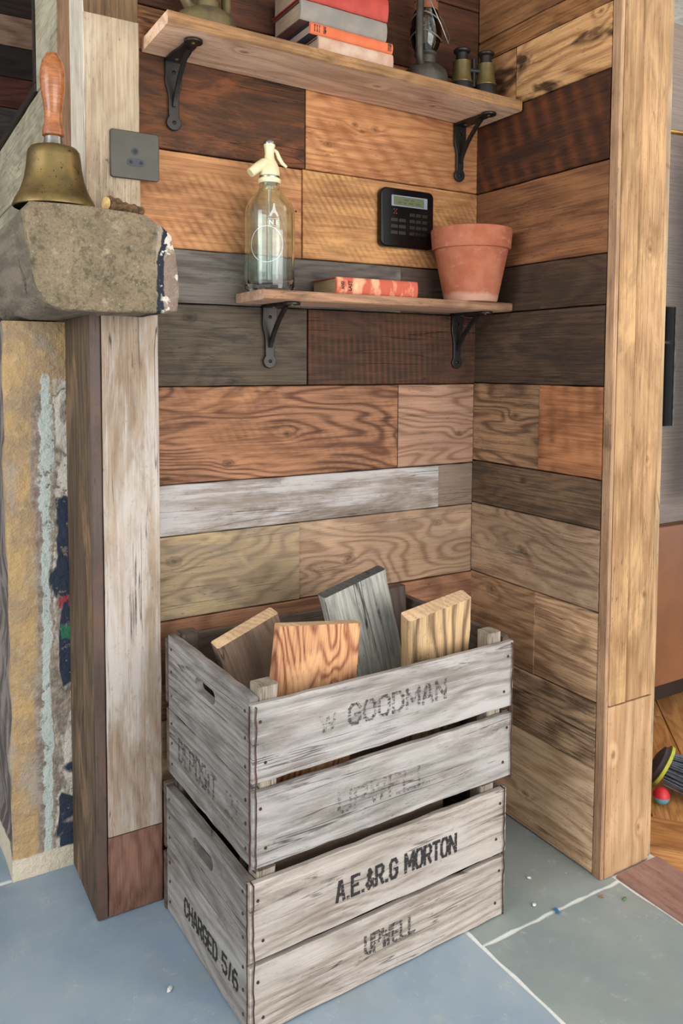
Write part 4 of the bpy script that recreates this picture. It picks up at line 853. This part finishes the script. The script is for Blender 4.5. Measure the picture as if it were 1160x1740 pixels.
for yy, x0, n in ((0.0028, -0.012, 7), (-0.0034, -0.026, 13)):
    bm = bmesh.new(); rnd = random.Random(n)
    for i in range(n):
        if rnd.random() < 0.2: continue
        x = x0+i*0.0042; h = rnd.uniform(0.0012, 0.0021)
        for q in range(2): box_bm(bm, x+q*0.0016, x+q*0.0016+0.001, yy-h, yy+h, 0, 0.0002)
    s = obj('display_characters', b2m(bm, 'chars'), lcd_ink, o2, kind='stuff'); s.location = (0, 0, 0.0005)
keyme = shape_mesh(rrect(0.0125, 0.0070, 0.0012, 2), [], 0.0012, 0.0003); keyme.materials.append(keym)
keyme2 = shape_mesh(rrect(0.0165, 0.0070, 0.0012, 2), [], 0.0012, 0.0003); keyme2.materials.append(keym)
for rr in range(4):
    for cx in range(3):
        o = obj('key', keyme, None, K); o.rotation_euler = FRONT; o.location = (0.010+cx*0.0155, -0.0183, 0.008-rr*0.0125)
    if rr:
        for cx in range(2):
            o = obj('key', keyme2, None, K); o.rotation_euler = FRONT; o.location = (-0.034+cx*0.0195, -0.0183, 0.008-rr*0.0125)
g = G('red_led'); g.fin((120, 16, 34), 0.4); led = g.m
for (dx, dz) in ((-0.003, 0.004), (0.003, 0.004), (0, 0), (-0.003, -0.004), (0.003, -0.004)):
    o = obj('indicator_light', shape_mesh([(0.0014*math.cos(2*PI*k/8), 0.0014*math.sin(2*PI*k/8)) for k in range(8)], [], 0.0006), led, K); o.rotation_euler = FRONT; o.location = (-0.0315+dx, -0.0183, 0.0125+dz)
plate_m = plain('bronze_grey_plate', (72, 69, 60), (66, 63, 55), 20, 0.4, 0.35); pill_m = plain('socket_insert', (34, 40, 52), None, 30, 0.35); hole_m = plain('socket_hole', (12, 12, 14), None, 30, 0.6)
SK = thing('socket_plate', 'square bronze-grey round-pin socket plate on the pale board', 'socket', (-0.7420, -0.0215, 1.2945))
o = obj('plate', shape_mesh(rrect(0.0815, 0.0775, 0.005, 4), [], 0.005, 0.0012), plate_m, SK); o.rotation_euler = FRONT; o.location = (0, -0.0025, 0)
def ring_shape(ro_, ri_): return [(ro_*math.cos(2*PI*k/20), ro_*math.sin(2*PI*k/20)) for k in range(20)], [[(ri_*math.cos(2*PI*k/20), ri_*math.sin(2*PI*k/20)) for k in range(20)]] if ri_ else []
def disc(name, parent, rad, inner_, x, y, z, mt):
    a, b = ring_shape(rad, inner_); o = obj(name, shape_mesh(a, b, 0.0008), mt, parent); o.rotation_euler = FRONT; o.location = (x, y, z)
disc('pin_ring', SK, 0.0062, 0.0036, 0.0, -0.0053, 0.0065, pill_m); disc('pin_hole', SK, 0.0036, 0, 0.0, -0.0052, 0.0065, hole_m)
pill = [(0.0085+0.0062*math.cos(t), 0.0062*math.sin(t)) for t in [r(-90+15*k) for k in range(13)]]+[(-0.0085+0.0062*math.cos(t), 0.0062*math.sin(t)) for t in [r(90+15*k) for k in range(13)]]
o = obj('pin_insert', shape_mesh(pill, [], 0.0008), pill_m, SK); o.rotation_euler = FRONT; o.location = (0.001, -0.0053, -0.0115)
for dx in (-0.0085, 0.0085): disc('pin_hole', SK, 0.0030, 0, 0.001+dx, -0.0056, -0.0115, hole_m)

# ---------------------------------------------------------------- bell and twig on the mantel
g = G('aged_brass'); n1 = g.noise(g.co, 20, 5, 0.6); n2 = g.noise(g.co, 190, 3, 0.6); col = g.mix(g.step(n1, 0.35, 0.65), (132, 112, 70), (106, 90, 60)); col = g.mix(g.step(n2, 0.62, 0.70), col, (56, 46, 34)); brass = g.fin(col, 0.42, 0.85)
hand_m = wood('bell_handle_wood', (116, 60, 22), (172, 102, 44), rings=0.5, straight=40, rough=0.25, stain=(96, 50, 26), stain_amt=0.4, crack=0.0, spec=0.6, bump=0.1)
BL = thing('hand_bell', 'brass hand bell with a turned wooden handle', 'bell', (-0.879, -0.068, 1.1865))
lathe('bell_body', [(0.0585, 0.0), (0.0605, 0.001), (0.0605, 0.004), (0.0580, 0.010), (0.0572, 0.012), (0.0560, 0.014), (0.0545, 0.016), (0.0495, 0.026), (0.0440, 0.042), (0.0405, 0.060), (0.0390, 0.076), (0.0375, 0.085), (0.0335, 0.0905), (0.024, 0.0935), (0.0, 0.0945), (0.0, 0.090), (0.030, 0.086), (0.036, 0.070), (0.040, 0.045), (0.050, 0.014), (0.056, 0.003)], brass, BL, n=56)
lathe('ferrule', [(0.0, 0.093), (0.0150, 0.093), (0.0143, 0.097), (0.0135, 0.107), (0.0, 0.107)], chrome, BL, n=28)
lathe('handle', [(0.0, 0.107), (0.0125, 0.107), (0.0165, 0.1095), (0.0160, 0.118), (0.0128, 0.130), (0.0125, 0.142), (0.0145, 0.158), (0.0175, 0.176), (0.0183, 0.192), (0.0178, 0.206), (0.0150, 0.219), (0.0095, 0.228), (0.0085, 0.231), (0.0, 0.232)], hand_m, BL, n=32)
g = G('bark'); n1 = g.noise(g.map((40, 90, 90)), 1, 5, 0.7); bark = g.fin(g.mix(g.step(n1, 0.4, 0.62), (122, 92, 58), (70, 52, 36)), 0.9); g.bump(n1, 1.0, 0.006)
cutm = plain('twig_cut', (226, 196, 132), (190, 156, 100), 90, 0.8)
TW = thing('cut_branch', 'short cut branch with a pale sawn end beside the bell', 'branch', (-0.810, -0.107, 1.1955))
bm = bmesh.new(); pts = []; rads = []
for i in range(13):
    s = i/12; pts.append(Vector((0.062*s, 0.026*s, -0.002*s+0.001*math.sin(9*s)))); rads.append(0.0118-0.0056*s+0.0010*math.sin(i*2.3))
bar_tube(bm, pts, rads, 14)
for v in bm.verts: v.co += noise.noise_vector(v.co*160)*0.0016
obj('branch_bark', b2m(bm, 'branch'), bark, TW)
d = Vector((0.062, 0.026, 0)).normalized()
o = lathe('cut_face', [(0, 0.0), (0.0100, 0.0), (0.0100, 0.0012), (0, 0.0014)], cutm, TW, tuple(-d*0.0014), 20); o.rotation_euler = (-d).to_track_quat('Z', 'Y').to_euler()

# ---------------------------------------------------------------- things on the upper shelf
tin = plain('lantern_tin', (84, 80, 72), (60, 56, 50), 30, 0.5, 0.6); tin_b = plain('lantern_green_brass', (112, 98, 66), (84, 74, 52), 26, 0.55, 0.5)
rusty = plain('lantern_rust', (138, 84, 52), (108, 66, 44), 40, 0.7, 0.2); wire_m = plain('lantern_wire', (150, 142, 130), None, 40, 0.4, 0.8)
globe_m = thin_glass('globe_glass', (240, 244, 242), 1.45, 1.0)
def lantern(label, loc, rz, body, cap, sc):
    t = thing('hurricane_lantern', label, 'lantern', loc, rz, 'lanterns on the upper shelf'); t.scale = sc
    lathe('tank', [(0, 0), (0.048, 0), (0.051, 0.003), (0.051, 0.018), (0.047, 0.028), (0.034, 0.036), (0.024, 0.040), (0, 0.041)], body, t, n=40)
    lathe('burner', [(0, 0.040), (0.022, 0.040), (0.022, 0.052), (0.026, 0.055), (0.026, 0.058), (0.012, 0.066), (0.009, 0.074), (0, 0.074)], body, t, n=32)
    lathe('globe', [(0.022, 0.059), (0.030, 0.070), (0.0355, 0.086), (0.036, 0.098), (0.031, 0.116), (0.026, 0.128), (0.025, 0.128), (0.030, 0.115), (0.0347, 0.098), (0.0343, 0.086), (0.029, 0.071), (0.021, 0.060)], globe_m, t, n=40)
    ch = lathe('chimney', [(0.027, 0.126), (0.027, 0.150), (0.030, 0.154), (0.040, 0.160), (0.040, 0.164), (0.026, 0.170), (0.020, 0.182), (0.0, 0.186), (0.0, 0.182), (0.018, 0.178), (0.025, 0.150), (0.025, 0.126)], cap, t, n=36)
    bm = bmesh.new()
    for k in range(14):
        a = 2*PI*k/14
        bmesh.ops.create_cone(bm, cap_ends=True, segments=8, radius1=0.0022, radius2=0.0022, depth=0.001, matrix=Matrix.Translation((0.0272*math.cos(a), 0.0272*math.sin(a), 0.140)) @ Matrix.Rotation(a, 4, 'Z') @ Matrix.Rotation(PI/2, 4, 'Y'))
    obj('vent_holes', b2m(bm, 'holes'), hole_m, ch, kind='stuff')
    for s in (-1, 1):
        tube('side_tube', [(s*0.030, 0, 0.034), (s*0.040, 0, 0.036), (s*0.048, 0, 0.045), (s*0.051, 0, 0.060), (s*0.050, 0, 0.10), (s*0.048, 0, 0.14), (s*0.044, 0, 0.158), (s*0.034, 0, 0.166), (s*0.02, 0, 0.168)], 0.0085, body, t, 12)
    for z, rr_ in ((0.082, 0.0372), (0.112, 0.0345)):
        tube('wire_guard', [(rr_*math.cos(2*PI*k/24), rr_*math.sin(2*PI*k/24), z+0.006*math.cos(4*PI*k/24)) for k in range(24)], 0.0011, wire_m, t, 6, True)
    tube('bail_wire', [(0.050, 0, 0.150), (0.054, -0.025, 0.125), (0.038, -0.045, 0.09), (0.0, -0.052, 0.07), (-0.038, -0.045, 0.09), (-0.054, -0.025, 0.125), (-0.050, 0, 0.150)], 0.0012, wire_m, t, 6)
    return t
lantern('weathered brassy green lantern at the left end of the upper shelf', (-0.636, -0.072, ztop(-0.59)+0.0006), r(25), tin_b, tin_b, (1.0, 1.0, 1.05))
lantern('dark tin hurricane lantern with a rusty chimney beside the books', (-0.190, -0.078, ztop(-0.188)+0.0006), r(38), tin, rusty, (0.85, 0.85, 1.15))
spine_pale = plain('spine_pale_pink', (176, 136, 116), (190, 166, 144), 30, 0.85); spine_or = plain('spine_orange', (206, 108, 66), (196, 96, 58), 30, 0.8)
spine_gr = plain('spine_grey', (138, 130, 120), (124, 118, 110), 24, 0.8); spine_rd = plain('spine_red', (176, 64, 50), (160, 52, 44), 26, 0.7)
cov_navy = plain('cover_navy', (40, 48, 66), (34, 40, 54), 30, 0.7); cov_gr = plain('cover_grey', (96, 66, 62), (80, 58, 56), 30, 0.8); cov_rd = plain('cover_red', (150, 38, 42), (128, 34, 38), 30, 0.7); cov_tn = plain('cover_tan', (150, 112, 92), None, 30, 0.8)
zb = ztop(-0.44)+0.0006; grp = 'books stacked on the upper shelf'
tl = TILT
for (nm, lb, x, y, L, D, T, cv, spn, pgs, ti) in (
    ('old_book', 'bottom book of the upper stack with a faded pinkish spine', -0.452, -0.124, 0.155, 0.108, 0.028, cov_tn, spine_pale, pg_grey, ()),
    ('old_book', 'thin orange spined book second from the bottom of the upper stack', -0.466, -0.122, 0.168, 0.110, 0.0195, cov_navy, spine_or, pg_grey, ()),
    ('old_book', 'thick grey spined book third from the bottom of the upper stack', -0.484, -0.121, 0.175, 0.112, 0.034, cov_gr, spine_gr, pg_cream, ()),
    ('old_book', 'red book at the top of the upper stack', -0.486, -0.122, 0.178, 0.110, 0.040, cov_rd, spine_rd, pg_cream, ())):
    bk = make_book(nm, lb, (x, y, zb), L, D, T, cv, spn, pgs, 0.0, grp, title=ti); bk.rotation_euler = (0, tl, 0); zb += T+0.0008
    if T < 0.02:   # worn, unreadable print on the orange spine
        spn_o = [c for c in bk.children if c.name.startswith('spine')][0]; bm = bmesh.new(); rnd = random.Random(9)
        for x0 in (0.007, 0.0115, 0.016, 0.025, 0.0275, 0.158, 0.161, 0.164):
            z = 0.004
            while z < 0.0155:
                h = rnd.uniform(0.0008, 0.0022); box_bm(bm, x0, x0+rnd.uniform(0.0012, 0.0026), -0.0017, -0.0010, z, z+h); z += h+rnd.uniform(0.0004, 0.0010)
        obj('spine_print', b2m(bm, 'print'), ink_book, spn_o, kind='stuff')
bino_b = plain('binocular_black', (30, 28, 26), (20, 19, 18), 60, 0.5, 0.2); bino_g = plain('binocular_brass', (108, 92, 52), (88, 76, 46), 30, 0.45, 0.5)
BN = thing('binoculars', 'old brass and black binoculars standing upright by the lantern', 'binoculars', (-0.066, -0.074, ztop(-0.03)+0.0008))
for (bx, by) in ((-0.027, 0.006), (0.025, -0.006)):
    b = lathe('barrel', [(0.0, 0.034), (0.0215, 0.034), (0.0222, 0.036), (0.0205, 0.039), (0.0180, 0.052), (0.0172, 0.072), (0.0178, 0.076), (0.0150, 0.0775), (0.0, 0.0775)], bino_g, BN, (bx, by, 0), 36)
    lathe('objective', [(0, 0), (0.0252, 0), (0.0262, 0.003), (0.0242, 0.022), (0.0222, 0.034), (0, 0.034)], bino_b, b, n=36)
    lathe('eyepiece', [(0, 0.0775), (0.0125, 0.0775), (0.0118, 0.086), (0.0122, 0.092), (0.0165, 0.095), (0.0172, 0.098), (0.0150, 0.1005), (0.006, 0.1), (0, 0.1)], bino_b, b, n=32)
bm = bmesh.new(); bar_tube(bm, [(-0.012, 0.003, 0.062), (0.010, -0.003, 0.062)], 0.006, 10); bar_tube(bm, [(-0.001, 0, 0.03), (-0.001, 0, 0.085)], 0.0045, 10)
obj('bridge', b2m(bm, 'bridge', True), bino_b, BN)

# ---------------------------------------------------------------- kitchen beyond the right post
brownlac = plain('cabinet_bronze', (132, 88, 58), (118, 78, 52), 6, 0.35); steel = plain('brushed_steel', (142, 128, 118), (122, 110, 102), 1, 0.4, 0.35, stretch=(8, 8, 300)); kick = plain('kick_dark', (48, 32, 22), None, 10, 0.7)
KC = thing('kitchen_cabinet', 'bronze brown kitchen base cabinet beyond the doorway', 'cabinet', (0.95, 0.30, 0))
def kb(name, x0, x1, y0, y1, z0, z1, mt, par=None, bev=0.0):
    return box(name, x0-0.95, x1-0.95, y0-0.30, y1-0.30, z0, z1, mt, par or KC, bev)
kb('body', 0.40, 1.6, 0.026, 0.60, 0.1, 0.53, brownlac); kb('plinth', 0.42, 1.58, 0.10, 0.58, 0.0, 0.1, kick)
kb('door', 0.40, 1.0, 0.004, 0.025, 0.1, 0.528, brownlac, None, 0.002); kb('door', 1.004, 1.6, 0.004, 0.025, 0.1, 0.528, brownlac, None, 0.002)
OV = thing('built_in_oven', 'black glass oven set in a grey steel housing', 'oven', (0.95, 0.30, 0.532))
o = kb('housing', 0.40, 1.6, 0.025, 0.60, 0.0, 1.3, steel, OV); o = kb('oven_door', 0.40, 0.694, 0.012, 0.025, 0.262, 0.48, gloss, OV, 0.002); kb('control_panel', 0.40, 0.694, 0.012, 0.025, 0.484, 0.575, gloss, OV, 0.002)
kb('oven_trim', 0.694, 0.699, 0.010, 0.025, 0.262, 0.575, chrome, OV)
DR = thing('steel_fridge_door', 'grey steel appliance door standing ajar at the right edge', 'door panel', (0.70, -0.04, 0.60), r(-35))
box('door_panel', 0.0, 0.5, -0.02, 0.02, 0.0, 0.93, steel, DR, 0.004)
gold = plain('brass_rail', (196, 152, 84), None, 30, 0.25, 0.95)
bm = bmesh.new(); bar_tube(bm, [(0.58, 0.004, 1.545), (1.0, -0.05, 1.545)], 0.006, 12); bar_tube(bm, [(0.62, 0.024, 1.545), (0.62, -0.001, 1.545)], 0.004, 8); bar_tube(bm, [(0.96, 0.024, 1.545), (0.96, -0.045, 1.545)], 0.004, 8)
tag(obj('brass_handle_rail', b2m(bm, 'rail', True), gold), 'slim brass rail above the steel oven housing', 'rail')
# hand brush on the oak floor
lime = plain('lime_rubber', (176, 178, 54), None, 30, 0.6); bris = plain('bristle_grey', (88, 94, 104), (66, 70, 80), 60, 0.7); bhead = plain('brush_head', (78, 70, 74), None, 30, 0.5)
BR = thing('hand_brush', 'grey hand brush with a lime rim on the oak floor', 'brush', (0.385, -0.222, 0.0), r(35))
o = lathe('brush_head', [(0, 0.0), (0.042, 0.0), (0.044, 0.006), (0.040, 0.014), (0.024, 0.02), (0, 0.021)], bhead, BR, (0, 0, 0.052), 32); o.rotation_euler = (r(-62), 0, 0)
o = obj('rim', lathe_mesh([(0.042, -0.004), (0.050, -0.003), (0.050, 0.004), (0.042, 0.005)], 32), lime, BR); o.location = (0, 0, 0.052); o.rotation_euler = (r(-62), 0, 0)
bm = bmesh.new(); rnd = random.Random(4)
for i in range(90):
    a = rnd.uniform(-1, 1); b = rnd.uniform(-1, 1); p0 = Vector((a*0.040, -0.004, 0.050+b*0.022)); p1 = Vector((a*0.066+rnd.uniform(-0.003, 0.003), -0.098+rnd.uniform(-0.012, 0.01), max(0.004, 0.024+b*0.022)))
    bar_tube(bm, [p0, (p0+p1)/2+Vector((0, 0, 0.004)), p1], [0.0022, 0.0022, 0.0014], 5)
obj('bristles', b2m(bm, 'bristles'), bris, BR, kind='stuff')
toy_r = plain('toy_red', (196, 34, 44), None, 30, 0.5); toy_b = plain('toy_teal', (92, 160, 176), None, 30, 0.5)
TY = thing('small_toy_ball', 'small red and teal ball half hidden behind the post', 'toy', (0.330, -0.262, 0.0)); TY.scale = (0.75,)*3
lathe('ball_top', [(0.024, 0.024), (0.0225, 0.032), (0.017, 0.041), (0.009, 0.0465), (0, 0.048)], toy_r, TY, n=28); lathe('ball_base', [(0, 0), (0.009, 0.0015), (0.017, 0.007), (0.0225, 0.016), (0.024, 0.024)], toy_b, TY, n=28)

# crumbs and chips dropped on the flagstones
for (nm, lb, x, y, rad, colr) in (('paint_chip', 'blue paint chip on the flagstone in front of the right post', -0.123, -0.397, 0.006, (52, 108, 150)), ('leaf_scrap', 'tiny green scrap on the flagstone near the threshold', 0.005, -0.435, 0.0045, (96, 132, 72)),
                              ('plaster_crumb', 'white plaster crumb on the floor between crate and right wall', -0.10, -0.305, 0.0035, (226, 222, 212)), ('plaster_crumb', 'white plaster crumb on the floor close to the pale joint', -0.145, -0.365, 0.004, (226, 222, 212)),
                              ('plaster_crumb', 'white crumb on the blue-grey floor left of the crates', -0.762, -0.225, 0.005, (214, 216, 214)), ('clay_scrap', 'orange brown scrap on the flagstone beside the joint', -0.025, -0.410, 0.004, (176, 120, 80))):
    bm = bmesh.new(); bmesh.ops.create_icosphere(bm, subdivisions=2, radius=rad)
    for v in bm.verts:
        v.co = Vector((v.co.x*1.3, v.co.y*0.7, v.co.z*0.4)) + noise.noise_vector(v.co*300+Vector((x*50, y*50, 0)))*rad*0.3
    o = obj(nm, b2m(bm, nm, True), plain(nm+'_stuff', colr, None, 200, 0.8)); o.location = (x, y, rad*0.42); o.rotation_euler = (0, 0, x*40); tag(o, lb, 'debris', 'crumbs on the floor')
